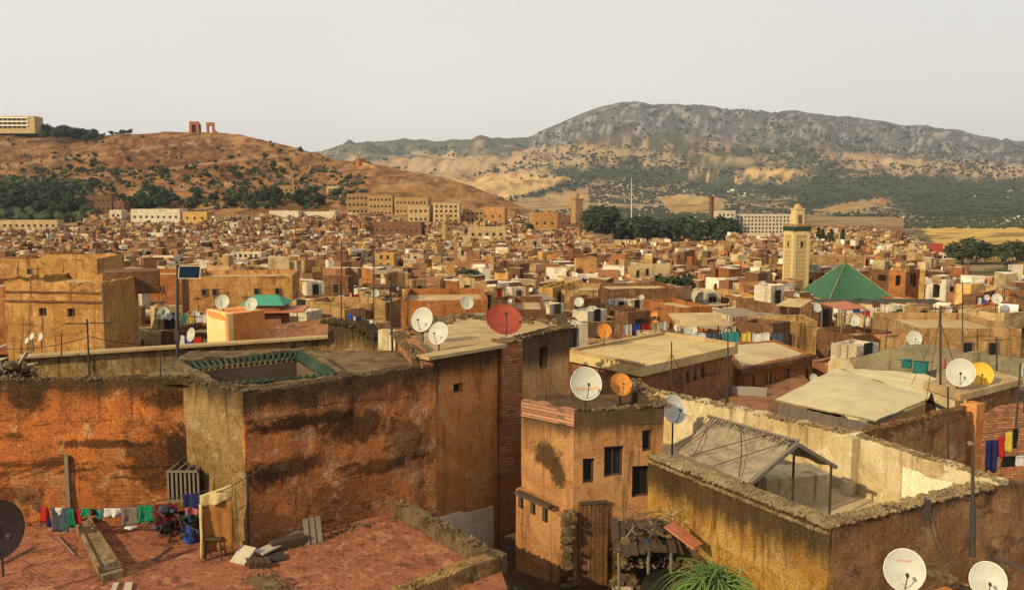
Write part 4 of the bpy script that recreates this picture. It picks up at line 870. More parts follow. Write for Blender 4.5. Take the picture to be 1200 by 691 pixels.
for (x, y, zr, h, w_, d_, a, col, low) in FAR:
    f_ = U(.65, 1.15); c = tuple(q * f_ for q in PC[col]); par = U(.4, 1.2); z0 = zr - h - 3
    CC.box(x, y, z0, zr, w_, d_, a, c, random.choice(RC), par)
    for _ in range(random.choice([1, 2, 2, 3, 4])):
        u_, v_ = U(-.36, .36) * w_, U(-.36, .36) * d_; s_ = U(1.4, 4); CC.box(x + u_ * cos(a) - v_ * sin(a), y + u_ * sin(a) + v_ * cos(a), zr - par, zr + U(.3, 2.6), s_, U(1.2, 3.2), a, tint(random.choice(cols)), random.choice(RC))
    for _ in range(3):           # bits and pieces on the roofs
        u_, v_ = U(-.42, .42) * w_, U(-.45, .1) * d_; CC.box(x + u_ * cos(a) - v_ * sin(a), y + u_ * sin(a) + v_ * cos(a), zr - par, zr + U(-.3, .7), U(.3, 1.0), U(.2, .8), U(0, 3), random.choice([(.66, .62, .54), (.05, .035, .025), (.05, .035, .025), (.5, .4, .28), (.12, .07, .04)]))
    if rnd() < .25:
        u_, v_ = U(-.3, .3) * w_, -.3 * d_; CC.box(x + u_ * cos(a) - v_ * sin(a), y + u_ * sin(a) + v_ * cos(a), zr - par, zr - par + U(.5, 1.2), U(1.5, 5), .1, a + U(-.5, .5), random.choice([(.7, .68, .62), (.6, .55, .45), (.07, .10, .18), (.3, .07, .05), (.7, .66, .6), (.7, .66, .6)]))
    p = rect(x, y, w_, d_, a)
    for i in range(4):
        A, B = Vector(p[i]), Vector(p[(i + 1) % 4]); L = (B - A).length; d = (B - A) / L; nn = Vector((d.y, -d.x))
        if nn.dot(-(A + B).normalized()) < .15: continue
        for _ in range(random.choice([1, 2, 2, 3])):
            q = A + d * U(.12, .88) * L; CC.box(q.x, q.y, zr - U(2.4, 4.5) , zr - U(.8, 1.6), U(.6, 1.7), .2, atan2(d.y, d.x), DARK)
me = bpy.data.meshes.new('houses'); me.from_pydata(CC.v, [], CC.f); at = me.color_attributes.new('paint', 'FLOAT_COLOR', 'POINT'); at.data.foreach_set('color', [q for c in CC.c for q in (*c, 1)])
m, nt, b = newmat('town_plaster'); k = NT(nt); at_ = k.n('Attribute'); at_.attribute_name = 'paint'; v = k.coord()
col_ = k.mix(k.math('MULTIPLY', k.ramp(k.noise(v, .45, 7, .75), .44, .62), .8), at_.outputs[0], k.mix(.6, at_.outputs[0], (.06, .03, .015))); k.L(col_, b.inputs['Base Color']); b.inputs['Roughness'].default_value = .95
me.materials.append(m); o = bpy.data.objects.new('houses', me); COL.objects.link(o); tag(o, 'countless small flat roofed houses of the old town reaching to the hills', 'houses', kind='stuff')
print('near', len(NEAR), 'far', len(FAR), 'cells', len(cells))
# ------------------------------------------------------------------ trees by hand
TG = 'trees around the old town'
def grove(px0, px1, r0, r1, n, kind, h0, h1, base, d0=450, d1=1250):
    for _ in range(n):
        px, r_ = U(px0, px1), U(r0, r1); q = on_row(px, r_, d0, d1)
        if not q: continue
        h = U(h0, h1); tree(kind, q[0], q[1], h, h * U(.9, 1.3) if kind != 'cypress' else h * .9, base, TG)
def park(px0, px1, y0, y1, n, kind, h0, h1, base):
    for _ in range(n):
        y = U(y0, y1); px = U(px0, px1); x = xd(px, 270, y); h = U(h0, h1); tree(kind, x, y, h, h * (U(.9, 1.3) if kind != 'cypress' else .9), base, TG)
for _ in range(26): px = U(40, 112); d = interp(HD, px) - U(0, 45); x = xd(px, 155, d); h = U(15, 25) * (1 - abs(px - 75) / 75); tree('dense', x, d, h, h * 1.2, 'dense dark hilltop tree', TG)
for _ in range(9): px = U(115, 165); d = interp(HD, px) - U(0, 15); x = xd(px, 155, d); h = U(5, 8); tree('round', x, d, h, h * 1.4, 'small round crest tree', TG)
grove(0, 95, 225, 256, 46, 'dense', 12, 18, 'dark bushy tree')
grove(0, 330, 200, 240, 50, 'round', 5, 11, 'green slope tree')
grove(150, 420, 232, 248, 34, 'dense', 11, 16, 'dark foothill tree')
grove(90, 360, 175, 205, 22, 'round', 5, 9, 'lone low tree')
park(694, 862, 790, 890, 64, 'dense', 19, 27, 'dark park tree')
park(690, 760, 900, 980, 10, 'round', 14, 19, 'green park tree')
park(1120, 1210, 480, 560, 22, 'round', 9, 14, 'green field edge tree')
park(590, 625, 700, 740, 6, 'dense', 9, 13, 'dark kasbah tree'); park(560, 600, 640, 700, 7, 'dense', 9, 12, 'dark town tree')
park(955, 975, 540, 570, 4, 'cypress', 14, 20, 'dark slim cypress'); park(985, 990, 560, 570, 1, 'cypress', 18, 20, 'lone tall cypress')
for px, r_, y, h in ((548, 338, 175, 6.5), (558, 337, 178, 5.5), (782, 346, 160, 6.5), (792, 345, 162, 7), (769, 352, 150, 4), (966, 437, 66, 2.2), (925, 432, 60, 2.5)):
    p = Y(px, r_, y); tree('dense' if y > 100 else 'olive', p.x, y, h, h * 1.15, 'dark green town tree', TG, z=p.z - h * .25)
# scrub and far groves: nobody could count them
pts = []
def scatter(cond, n, px0, px1, r0, r1, d0, d1, s0, s1, step):
    c = 0
    for _ in range(n):
        px, r_ = U(px0, px1), U(r0, r1)
        if not cond(px, r_): continue
        q = on_row(px, r_, d0, d1, step)
        if q: s_ = U(s0, s1); pts.append((q[0], q[1], ter_z(*q), s_, s_ * U(1.1, 1.9))); c += 1
dens = lambda px, r_: nz(px / 22, r_ / 9, 5, 3) + .12 > U(-.15, .35)
scatter(lambda px, r_: dens(px, r_), 2300, -60, 430, 198, 246, 560, 1250, .9, 2.7, 6)
scatter(lambda px, r_: dens(px, r_) , 350, -60, 600, 162, 200, 700, 1300, 1.0, 2.6, 6)
scatter(lambda px, r_: True, 260, -40, 110, 215, 262, 500, 1200, 3, 6, 6)
far_blobs('scrub', pts, M['leaf'], 'dark scrub and bushes scattered over the brown hill', 'scrub')
pts = []
def far_scatter(n, px0, px1, r0, r1, s0, s1, cond):
    for _ in range(n):
        px, r_ = U(px0, px1), U(r0, r1)
        if not cond(px, r_): continue
        lo, hi = 1200, 6400
        tt = tz(r_)
        if ter_z(xd(px, r_, lo), lo) > tt * lo: continue
        for _i in range(10):
            md = sqrt(lo * hi); x = xd(px, r_, md)
            if ter_z(x, md) >= tt * md: hi = md
            else: lo = md
        d = hi; x = xd(px, r_, d); s_ = U(s0, s1) * (d / 2500) ** .6; pts.append((x, d, ter_z(x, d), s_, s_ * 1.3))
notfield = lambda px, r_: not any(inpoly(p, px, r_) for p, c in FIELDS[:8])
far_scatter(2600, 688, 870, 210, 262, 3.5, 6, lambda px, r_: inpoly(FIELDS[11][0], px, r_) and not inpoly(FIELDS[3][0], px, r_))
far_scatter(9000, 560, 1290, 175, 256, 3, 6.5, lambda px, r_: notfield(px, r_) and nz(px / 30, r_ / 6, 3, 3) > U(-.5, .3) and r_ > interp(CREST, px) + 30)
far_scatter(2500, 380, 640, 172, 240, 3, 6.5, lambda px, r_: notfield(px, r_) and nz(px / 25, r_ / 5, 1, 3) > U(-.2, .4))
far_scatter(5000, 600, 1290, 122, 200, 3, 7, lambda px, r_: nz(px / 30, r_ / 8, 9, 3) > U(-.2, .4) and r_ > interp(CREST, px) + 1)
far_scatter(700, 540, 700, 196, 236, 4, 6, lambda px, r_: any(abs(r_ - q(px)) < 1.4 for q in (lambda p: 209 - (p - 560) * .01, lambda p: 231 - (p - 612) * .27)))
far_scatter(900, 1060, 1290, 256, 268, 3, 5, lambda px, r_: True)
far_blobs('olive_groves', pts, foliage('leaf_far', (.055, .07, .045), (.09, .095, .055)), 'olive groves and woods dotted over the far plain and mountain', 'woods')
# bright little villages in the groves
pts = CM()
for _ in range(36):
    px, r_ = random.choice([(U(1130, 1200), U(226, 234)), (U(1040, 1200), U(254, 262)), (U(960, 1200), U(214, 240)), (U(760, 920), U(176, 192)), (U(800, 900), U(222, 230))])
    lo, hi = 1200, 6400; tt = tz(r_)
    for _i in range(10):
        md = sqrt(lo * hi)
        if ter_z(xd(px, r_, md), md) >= tt * md: hi = md
        else: lo = md
    x = xd(px, r_, hi); z = ter_z(x, hi); s_ = 3 + hi / 900; pts.box(x, hi, z - 3, z + s_ * .45, s_ * U(.8, 1.4), s_, U(0, 3), random.choice([(.7, .66, .58), (.6, .5, .36)]))
me = bpy.data.meshes.new('villages'); me.from_pydata(pts.v, [], pts.f); me.materials.append(M['white']); o = bpy.data.objects.new('farmhouses', me); COL.objects.link(o); tag(o, 'tiny pale farmhouses scattered in the far groves', 'houses', kind='stuff')
# ================================================================== FOREGROUND
def xy(v): return (v.x, v.y)
# ---- rust terrace with its long orange wall
ZT = -8.0; ZW = -4.37; YW = Z(100, 612, ZT).y
W0 = Vector((xd(-90, 445, YW), YW)); W1 = Vector((xd(215, 441, YW), YW)); C2 = Z(285, 462, ZW); C3 = Z(510, 430, ZW); C2 = Vector(xy(C2)); C3 = Vector(xy(C3))
hm = empty('courtyard_house', (W1.x, W1.y, -14), 'large house with high orange rammed earth walls around a green tiled light well', 'house')
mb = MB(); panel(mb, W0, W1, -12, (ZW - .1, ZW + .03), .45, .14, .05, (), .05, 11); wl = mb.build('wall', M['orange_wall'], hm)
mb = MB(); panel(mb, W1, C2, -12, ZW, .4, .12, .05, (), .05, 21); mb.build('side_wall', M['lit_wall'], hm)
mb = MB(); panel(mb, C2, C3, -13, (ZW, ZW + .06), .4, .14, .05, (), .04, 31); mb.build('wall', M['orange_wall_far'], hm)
mb = MB()
stones(mb, [(W0.x, W0.y + .2, ZW - .08), (W1.x, W1.y + .2, ZW + .02)], .4, 500, .012, .045); stones(mb, [(W1.x + .1, W1.y + .1, ZW), (C2.x + .1, C2.y + .3, ZW)], .4, 200, .015, .05)
stones(mb, [(C2.x, C2.y + .25, ZW), (C3.x, C3.y + .25, ZW + .05)], .4, 260, .012, .04); mb.build('coping', M['rubble'], hm)
# light well: ring of roof, raised rim, green tiled eaves, dark shaft
o4 = [Z(256, 449, ZW), Z(396, 437, ZW), Z(352, 411, ZW), Z(214, 425, ZW)]; o4 = [Vector(xy(p)) for p in o4]
N_ = W1 + Vector((-.5, 6.6)); B2 = C3 + Vector((-1.2, 3.4)); out4 = [C2 + Vector((.1, .3)), C3 + Vector((-.2, .3)), B2, Vector((-9.7, 26.4)), Vector((-9.4, 21.7)), W1 + Vector((.2, .2))]
zr = ZW - .13; mb = MB()
def rq(*p): mb.quad(*[(q.x, q.y, zr) for q in p])
rq(out4[0], out4[1], o4[1], o4[0]); rq(out4[1], out4[2], o4[2], o4[1]); rq(out4[2], out4[3], o4[3], o4[2]); rq(out4[3], out4[4], o4[3]); rq(out4[4], o4[0], o4[3]); rq(out4[4], out4[5], o4[0]); rq(out4[5], out4[0], o4[0])
mb.build('roof', M['rubble'], hm)
mb = MB()
for i in range(4):
    a, b = o4[i], o4[(i + 1) % 4]; d = (b - a).normalized(); nn = Vector((d.y, -d.x))
    panel(mb, a + nn * .2, b + nn * .2, zr - .02, zr + (.06 if i == 0 else .18), .2, .2, .02, (), .03, i)
rim = mb.build('rim', M['rubble'], hm)
mb = MB(); cen = sum(o4, Vector((0, 0))) / 4; inn = [p + (cen - p).normalized() * .28 for p in o4]
for i in range(4):
    a, b, c, d = o4[i], o4[(i + 1) % 4], inn[(i + 1) % 4], inn[i]; L = (b - a).length; n = int(L / .17)
    for j in range(n):
        t = (j + .5) / n; p, q = a.lerp(b, t), d.lerp(c, t); mb.tube([(p.x, p.y, zr + .12), (q.x, q.y, zr - .08)], .055, 7)
mb.build('green_eaves', M['green_tile'], hm)
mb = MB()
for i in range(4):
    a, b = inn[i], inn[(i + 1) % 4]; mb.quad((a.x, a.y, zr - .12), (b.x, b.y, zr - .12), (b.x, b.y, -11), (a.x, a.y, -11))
mb.quad(*[(p.x, p.y, -11) for p in inn]); mb.build('light_well', M['bark'], hm)  # shaft coloured darker than its own brown to stand in for deep shade
mb = MB()
for x_ in (78, 170): p = Y(x_, 520, YW - .05); mb.box((p.x, p.y - .04, ZT + .05), .09, .07, 1.7 if x_ == 78 else .2, 0)
mb.build('wall_post', M['greywood'], hm)
# terrace floor
te = empty('terrace_house', (-6, 16, -14), 'low house whose red tiled roof terrace holds the washing lines', 'house')
fl = [(-19, 9), (1.2, 9), Vector(xy(Z(585, 655, -7.9))), Vector(xy(Z(462, 596, ZT))) + Vector((.5, .2)), (C2.x + .3, C2.y + .2), (W1.x, W1.y + .1), (-19, YW + .1)]
mb = MB(); mb.prism([tuple(p) for p in fl], -14, ZT); mb.build('terrace_floor', M['red_tiles'], te)
P1, P2 = Z(462, 597, -7.8), Z(585, 655, -7.72); P3 = Z(470, 696, -7.72)
def curb(a, b, w_, z0, z1, seed): mb2 = MB(); panel(mb2, a, b, z0, z1, w_, .16, .035, (), .03, seed); return mb2
cu = curb(P3, P2, .34, -13, -7.66, 3); stones(cu, [(P3.x, P3.y + .15, -7.68), (P2.x, P2.y + .15, -7.68)], .3, 80, .02, .05); cu.build('parapet', M['lit_wall'], te)
d_ = (Vector(xy(P1)) - Vector(xy(P2))); cu = curb(Vector(xy(P2)) + Vector((.16, .1)), Vector(xy(P1)) + Vector((.3, .25)), .36, -13, -7.66, 7); stones(cu, [(P2.x - .02, P2.y + .1, -7.66), (P1.x + .1, P1.y + .2, -7.66)], .3, 150, .03, .07); cu.build('parapet', M['rubble'], te)
Q1, Q2 = Z(308, 672, -7.85), Z(345, 698, -7.85); mb = MB(); panel(mb, Q2, Q1, ZT - .1, -7.82, .3, .14, .03, (), .04, 8); stones(mb, [(Q1.x, Q1.y, -7.82), (Q2.x, Q2.y, -7.82)], .3, 50, .02, .06); mb.build('kerb', M['rubble'], te)
mb = MB()
for i in range(70): t = rnd(); p = C2.lerp(C3, t * .9); mb.lump((p.x + U(.0, .5), p.y - U(.1, .5), ZT + .01), U(.02, .07))
for i in range(60): mb.lump((U(-12, -6.5), YW - U(.05, .4), ZT + .01), U(.02, .06))
mb.build('rubble', M['rubble'], te)
# ---- tall tower house with dishes (centre)
th = empty('tower_house', (-.5, 26, -14), 'tall brown house with brick pilaster and a wide pale roof carrying the red dish', 'house')
ZE = -4.1; e0 = Vector(xy(Z(492, 419, ZE))); e1 = Vector(xy(Z(583, 404, ZE))); e2 = Vector(xy(Z(607, 402, ZE))); e3 = Vector(xy(Z(668, 387, ZE))); e4 = Vector(xy(Z(655, 372, ZE))); e5 = Vector(xy(Z(528, 366, ZE))); e6 = Vector(xy(Z(462, 391, ZE)))
L_e = (e1 - e0).length
def at_px(a, b, px, py):   # distance along a wall where it meets a picture column, and the height of a picture row there
    lo, hi = 0, 1
    for _ in range(30):
        m_ = (lo + hi) / 2; p = a.lerp(b, m_)
        if xd(px, py, p.y) > p.x: lo = m_
        else: hi = m_
    p = a.lerp(b, lo); return (b - a).length * lo, tz(py) * p.y
def hole(a, b, p0, p1, r0, r1): s0, zt_ = at_px(a, b, p0, r0); s1, _ = at_px(a, b, p1, r0); _, zb_ = at_px(a, b, p0, r1); return (s0, s1, zb_, zt_)
h1 = hole(e0, e1, 532, 543, 450, 461); mb = MB(); A_, d2, n2, _ = panel(mb, e0, e1, -14, (ZE - .05, ZE - .05), .35, .16, .04, [h1], .03, 51); mb.build('wall', M['tower_wall'], th)
dkm = MB(); p = A_ + d2 * (h1[0] + h1[1]) / 2 - n2 * .22; dkm.box((p.x, p.y, h1[2] - .05), h1[1] - h1[0] + .1, .03, h1[3] - h1[2] + .1, atan2(d2.y, d2.x)); dkm.build('vent_hole', M['dark'], th)
pd = (e2 - e1); mb = MB(); panel(mb, e1 + n2 * .18, e2 + n2 * .18, -14, ZE + .12, .7, .12, .035, (), .05, 61); mb.build('pilaster', M['brick_wall'], th)
pn = Vector((pd.y, -pd.x)).normalized(); mb = MB(); panel(mb, e2 + n2 * .18, e2 + Vector((.12, .55)), -14, ZE + .1, .2, .15, .03, (), .03, 6); mb.build('pilaster', M['brick_wall'], th)
h2 = hole(e2, e3, 631, 640, 408, 433); mb = MB(); A_, d3, n3, _ = panel(mb, e2 + Vector((.05, .1)), e3, -14, (ZE + .1, ZE + .15), .35, .16, .04, [h2], .06, 71); mb.build('wall', M['peach_tower'], th)
dkm = MB(); p = A_ + d3 * (h2[0] + h2[1]) / 2 - n3 * .22; dkm.box((p.x, p.y, h2[2] - .05), h2[1] - h2[0] + .1, .03, h2[3] - h2[2] + .1, atan2(d3.y, d3.x)); dkm.build('window', M['dark'], th)
mb = MB(); panel(mb, e3, e4 + Vector((.2, 0)), -14, ZE + .15, .3, .3, .03, (), .05, 75); mb.build('wall', M['tower_wall'], th)
h3 = hole(e6, e0, 463, 471, 411, 418); mb = MB(); panel(mb, e6, e0, -9, (ZE + .15, ZE - .02), .35, .15, .05, [h3], .07, 81); mb.build('brick_side', M['brick_wall'], th)
mb = MB(); rp = [e0 + Vector((.1, .12)), e1 + Vector((0, .25)), e2 + Vector((0, .3)), e3 + Vector((-.2, .1)), e4, e5, e6 + Vector((.15, .1))]
mb.quad(*[(p.x, p.y, ZE - .16) for p in rp]); mb.build('roof', M['roof_tan'], th)
mb = MB(); mb.bar((e0.x + n2.x * .12, e0.y + n2.y * .12, ZE + .02), (e1.x + n2.x * .12, e1.y + n2.y * .12, ZE + .02), .5, .09); mb.build('coping_slab', M['roof_tan'], th)
mb = MB(); stones(mb, [(e0.x + .25, e0.y + .35, ZE - .05), (e1.x, e1.y + .35, ZE - .05)], .35, 200, .03, .08); stones(mb, [(e2.x, e2.y + .3, ZE + .12), (e3.x, e3.y, ZE + .16)], .35, 300, .03, .07); stones(mb, [(e6.x, e6.y, ZE + .12), (e0.x, e0.y, ZE)], .4, 300, .03, .08); stones(mb, [(e1.x, e1.y, ZE + .1), (e2.x, e2.y, ZE + .1)], .5, 60, .05, .1)
mb.build('coping', M['rubble'], th)
mb = MB(); stones(mb, [(e6.x, e6.y + .3, ZE - .15), (e5.x, e5.y, ZE - .15), (e4.x, e4.y - .3, ZE - .15)], 1.2, 190, .05, .16); mb.build('rubble', M['rubble'], th)
# pale plaster patch low on the wall
s0, _ = at_px(e0, e1, 505, 600); s1, _ = at_px(e0, e1, 577, 600); mb = MB(); a = e0 + d2 * s0 + n2 * .07; b = e0 + d2 * (s1 - .02) + n2 * .07
za, zb = tz(610) * a.y, tz(592) * b.y; panel(mb, a, b, -12.5, (za, zb), .12, .25, .01, (), .04, 5); mb.build('plaster_patch', M['white_patch'], th)
mb = MB(); p = e0 + n2 * .1; mb.tube([(p.x, p.y, ZE - .1), (p.x + .01, p.y, -9), (p.x, p.y, -13)], .035); mb.build('drain_pipe', M['frame'], th)
# ---- ruined ochre wall and smooth pale pillar behind the orange wall
ru = empty('ruined_wall', (Y(415, 430, 28).x, 28, -8), 'broken ochre wall stub with ragged top beside a smooth pale pillar', 'wall')
mb = MB(); panel(mb, Y(384, 378, 29), Y(413, 378, 28), -8, (tz(376) * 29, tz(380) * 28), .5, .14, .08, (), .12, 91); panel(mb, Y(413, 380, 28), Y(444, 380, 27.4), -8, (tz(384) * 28, tz(396) * 27.4), .5, .14, .08, (), .14, 95)
stones(mb, [tuple(Y(384, 376, 29.2)), tuple(Y(413, 380, 28.2)), tuple(Y(444, 396, 27.6))], .5, 150, .05, .12); mb.build('masonry', M['lit_wall'], ru)
pi_ = empty('pillar', tuple(Y(452, 440, 26.8)), 'smooth pale yellow slab pillar standing by the ruined wall', 'pillar'); mb = MB(); panel(mb, Y(443, 386, 26.8), Y(463, 386, 26.6), -7.5, tz(386) * 26.8, .25, .4, .008, (), .01, 3); mb.build('slab', M['cream_wall'], pi_)
# long wall strip behind the courtyard house
sw = empty('garden_wall', (-10, 28, -9), 'long weathered tan wall with dark thin coping behind the light well', 'wall'); a, b = Y(20, 420, 26.8), Y(392, 396, 30.6)
mb = MB(); panel(mb, a, b, -9, (a.z, b.z), .3, .16, .04, (), .03, 13); mb.build('masonry', M['lit_wall'], sw)
mb = MB(); mb.bar((a.x, a.y + .1, a.z + .04), (b.x, b.y + .1, b.z + .05), .5, .07); mb.build('coping', M['roof_tan'], sw)
rr = MB(); a, b = Y(311, 387, 31.8), Y(388, 377, 32.6); rr.prism([(a.x, a.y), (b.x, b.y), (b.x, b.y + 1.6), (a.x, a.y + 1.6)], -7, a.z - .5, zt=[a.z - .55, b.z - .55, b.z, a.z]); tag(rr.build('lean_to_roof', M['h_pinkish']), 'sloping pinkish low roof right of the orange cube room', 'roof')
# pile of junk boards at the left edge
jk = empty('junk_heap', (-15.5, 24, -5.4), 'heap of pale broken boards and rubble on the wall at left edge', 'junk'); mb = MB()
for i in range(24): a = Y(U(-20, 36), U(412, 446), U(22.3, 24.5)); d = Vector((U(-.6, .6), U(-.3, .3), U(-.4, .4))); mb.bar(a, a + d, .1, .03)
mb.build('boards', M['palewood'], jk); mb = MB()
for i in range(60): a = Y(U(-20, 40), U(425, 449), U(22, 24)); mb.lump(a, U(.06, .2))
mb.build('stones', M['rubble'], jk)
# ---- house with windows, middle (G)
ZG = -5.14; g0 = Vector(xy(Z(611, 469, ZG))); g1 = Vector(xy(Z(673, 481, ZG))); g2 = Vector(xy(Z(778, 476, ZG))); g3 = g2 + Vector((-.3, 3.3)); g4 = g0 + Vector((.5, 2.6))
gh = empty('window_house', (g1.x, g1.y + 1, -10), 'peach plastered house with dark windows and a tall plank door in the centre', 'house')
YD = -9.62
hs = [hole(g1, g2, 683, 697, 537, 566), hole(g1, g2, 708, 731, 523, 559), hole(g1, g2, 741, 763, 546, 583), hole(g1, g2, 753, 765, 504, 529)]
mb = MB(); A_, dg, ng, _ = panel(mb, g1, g2, YD - 1, (ZG - .05, ZG), .3, .13, .035, hs, .04, 101, m=0); mb.build('wall', M['peach_wall'], gh)
for i, h in enumerate(hs): window_on(A_, dg, ng, *h, gh, inset=.16, frame=M['darkwood'], pane=M['dark'], bars=(0, 1, 0, 0)[i])
mb = MB(); A5, d5, n5, L5 = panel(mb, g0, g1, YD - 1, ZG - .42, .3, .13, .04, (), .0, 111); mb.build('side_wall', M['peach_wall'], gh)
mb = MB(); panel(mb, g0 + n5 * .02, g1 + n5 * .02, ZG - .40, ZG, .2, .14, .02, (), .05, 115); bw = mb.build('brick_parapet', plaster('pale_bricks', (.55, .27, .17), (.42, .18, .11), stain=.3, streak=0, band=0, brick=1, flake=0, top=None), gh)
# dark scorched patch and ledge on the side wall
s0, z0_ = at_px(g0, g1, 612, 572); mb = MB(); panel(mb, g0 + n5 * .22, g0 + d5 * L5 * .93 + n5 * .22, YD - 1, (tz(571) * g0.y + .05, tz(607) * g1.y + .02), .26, .13, .03, (), .05, 121); mb.build('lower_wall', M['peach_wall'], gh)
mb = MB()
for i, (px, r_) in enumerate(((618, 582), (632, 589), (646, 598))): s_, z_ = at_px(g0, g1, px, r_); p = g0 + d5 * s_ + n5 * .26; mb.box((p.x, p.y, z_ - .20), .10, .1, .34, atan2(d5.y, d5.x))
a = g0 + d5 * .1 + n5 * .3; b = g0 + d5 * L5 * .72 + n5 * .3; mb.bar((a.x, a.y, tz(576) * a.y), (b.x, b.y, tz(594) * b.y), .2, .08); mb.build('ledge', M['darkwood'], gh)
mb = MB(); e_ = g0 + d5 * L5 * .97 + n5 * .2
for i in range(150): t = rnd(); z_ = lerp(tz(592) * 21.6, YD, t); p = e_ + d5 * (U(-.12, .16) - (t - .5) * .1); mb.lump((p.x, p.y - U(0, .15), z_), U(.05, .13))
mb.build('crumbling_edge', M['rubble'], gh)
mb = MB(); mb.quad(*[(p.x, p.y, ZG - .42) for p in (g0, g1, g2, g3, g4)]); mb.build('roof', M['dirt'], gh)
mb = MB(); stones(mb, [(g1.x, g1.y + .12, ZG - .02), (g2.x, g2.y + .1, ZG + .02)], .25, 90, .03, .08); stones(mb, [(g2.x, g2.y, ZG), (g3.x, g3.y, ZG)], .3, 60, .04, .1); mb.build('coping', M['rubble'], gh)
mb = MB(); panel(mb, g2, g3, YD, ZG, .3, .25, .03, (), .04, 15); mb.build('wall', M['peach_wall'], gh)
# plank door
s0, zt_ = at_px(g1, g2, 677, 588); s1, _ = at_px(g1, g2, 706, 588); dr = MB(); n = 7
for i in range(n):
    s_ = lerp(s0, s1 + .12, (i + .5) / n); p = A_ + dg * s_ + ng * (.07 + .01 * (i % 2)); dr.box((p.x, p.y, YD), (s1 + .12 - s0) / n * .9, .04, zt_ - YD + U(-.05, .03), atan2(dg.y, dg.x), j=.006)
do = dr.build('door', M['h_brown'], gh); mb = MB(); a = A_ + dg * s0 + ng * .1; b = A_ + dg * (s1 + .1) + ng * .1
mb.bar((a.x, a.y, zt_), (b.x, b.y, zt_), .06, .07); mb.build('lintel', M['darkwood'], do)
landmark('the peach windowed house', 720, 550)
# yard ground
mb = MB(); mb.prism([(-2.2, 12), (14, 12), (7, 18), (4.1, 21.9), (0, 26)], YD - 1.5, YD); tag(mb.build('yard', M['dirt']), kind='structure')
lo = empty('shelter', (2.9, 20.6, YD), 'dark makeshift shelter of posts and sagging boards added to shade the scrap heap', 'shelter'); mb = MB()  # board roof added to throw shade over the scrap heap
for i in range(9): x = lerp(xd(722, 615, 20.4), xd(792, 615, 20.4), i / 8); mb.bar((x, 19.8 + U(-.1, .1), YD + 1.52 + U(-.05, .05)), (x + U(-.1, .1), 21.3, YD + 1.75 + U(-.05, .05)), .17, .04)
mb.build('roof_boards', M['darkwood'], lo)
for px_ in (727, 760, 788): mb = MB(); x = xd(px_, 640, 19.95); mb.tube([(x, 19.95, YD), (x + U(-.05, .05), 19.95, YD + 1.55)], .04, 6); mb.build('post', M['greywood'], lo)
# ---- courtyard house at right (H, I, J)
ZH = -6.3; H0 = Vector(xy(Z(760, 530, ZH))); H1 = Vector(xy(Z(972, 613, ZH))); I1 = Vector(xy(Z(1166, 567, ZH))); J0 = Vector(xy(Z(1003, 511, ZH))); K0 = Vector(xy(Z(742, 455, ZH))); I2 = I1 + Vector((2.6, 1.2)); ZF = -7.85
ch = empty('courtyard_house', (H1.x, H1.y, -12), 'golden walled house at right with an open cream courtyard on its roof', 'house')
mb = MB(); panel(mb, H0, H1, -12, ZH - .1, .42, .13, .05, (), .03, 131); mb.build('wall', M['gold_wall'], ch)
ij_ = (I1 - H1).normalized() * .1; mb = MB(); panel(mb, H1 + ij_, I1, -12, ZH - .08, .34, .13, .05, (), .05, 141); mb.build('wall', M['rust_wall'], ch)
mb = MB(); panel(mb, I1, I2, -12, (ZH - .1, ZH - .2), .42, .2, .07, (), .05, 145); mb.build('wall', M['rust_wall'], ch)
hh = (H1 - H0).normalized(); hn = Vector((hh.y, -hh.x)); ii = (I1 - H1).normalized(); in_ = Vector((ii.y, -ii.x))
def in3(p, n, d, z): return (p.x - n.x * d, p.y - n.y * d, z)
mb = MB(); stones(mb, [in3(H0, hn, .2, ZH - .08), in3(H1, hn, .2, ZH - .06)], .5, 2200, .02, .065); stones(mb, [in3(H0, hn, -.0, ZH - .22), in3(H1, hn, -.0, ZH - .22)], .05, 700, .02, .05)
stones(mb, [in3(H1, in_, .2, ZH - .08), in3(I1, in_, .2, ZH - .06)], .46, 900, .02, .06); mb.build('coping', M['coping_stone'], ch)
mb = MB(); panel(mb, J0 + Vector((.02, -.1)), I1 + Vector((.15, .15)), ZF - 2, (ZH, ZH + .02), .35, .15, .03, (), .04, 151)
wj = mb.build('courtyard_wall', M['cream_wall'], ch)
s_, _ = at_px(J0, I1, 1060, 540); jj = (I1 - J0).normalized(); jn = Vector((jj.y, -jj.x)); mb = MB(); a = J0 + jj * s_ + jn * .05; b = J0 + jj * (s_ + 1.5) + jn * .05
panel(mb, a, b, ZF, (ZH - .35, ZH - .3), .08, .2, .008, (), .06, 3); mb.build('plaster_patch', plaster('bright_plaster', (.76, .72, .56), (.68, .62, .42), stain=.15, streak=.2, band=0, flake=.2, bump=.3), ch)
mb = MB(); panel(mb, K0, J0, ZF - 2, (ZH + .02, ZH), .4, .14, .05, (), .05, 161); mb.build('courtyard_wall', M['cream_wall'], ch)
mb = MB(); kd = (J0 - K0).normalized(); kn = Vector((kd.y, -kd.x)); stones(mb, [in3(K0, kn, .2, ZH + .03), in3(J0, kn, .2, ZH + .02)], .45, 600, .02, .06); stones(mb, [(J0.x + .15, J0.y, ZH + .02), (I1.x + .3, I1.y + .1, ZH + .02)], .3, 350, .02, .055); mb.build('coping', M['coping_stone'], ch)
mb = MB(); mb.quad(*[(p.x, p.y, ZF) for p in (H0 + Vector((.2, 0)), H1 + Vector((.2, .3)), I1 + Vector((0, .2)), J0 + Vector((0, .2)), K0)]); mb.build('courtyard_floor', M['floor_cream'], ch)
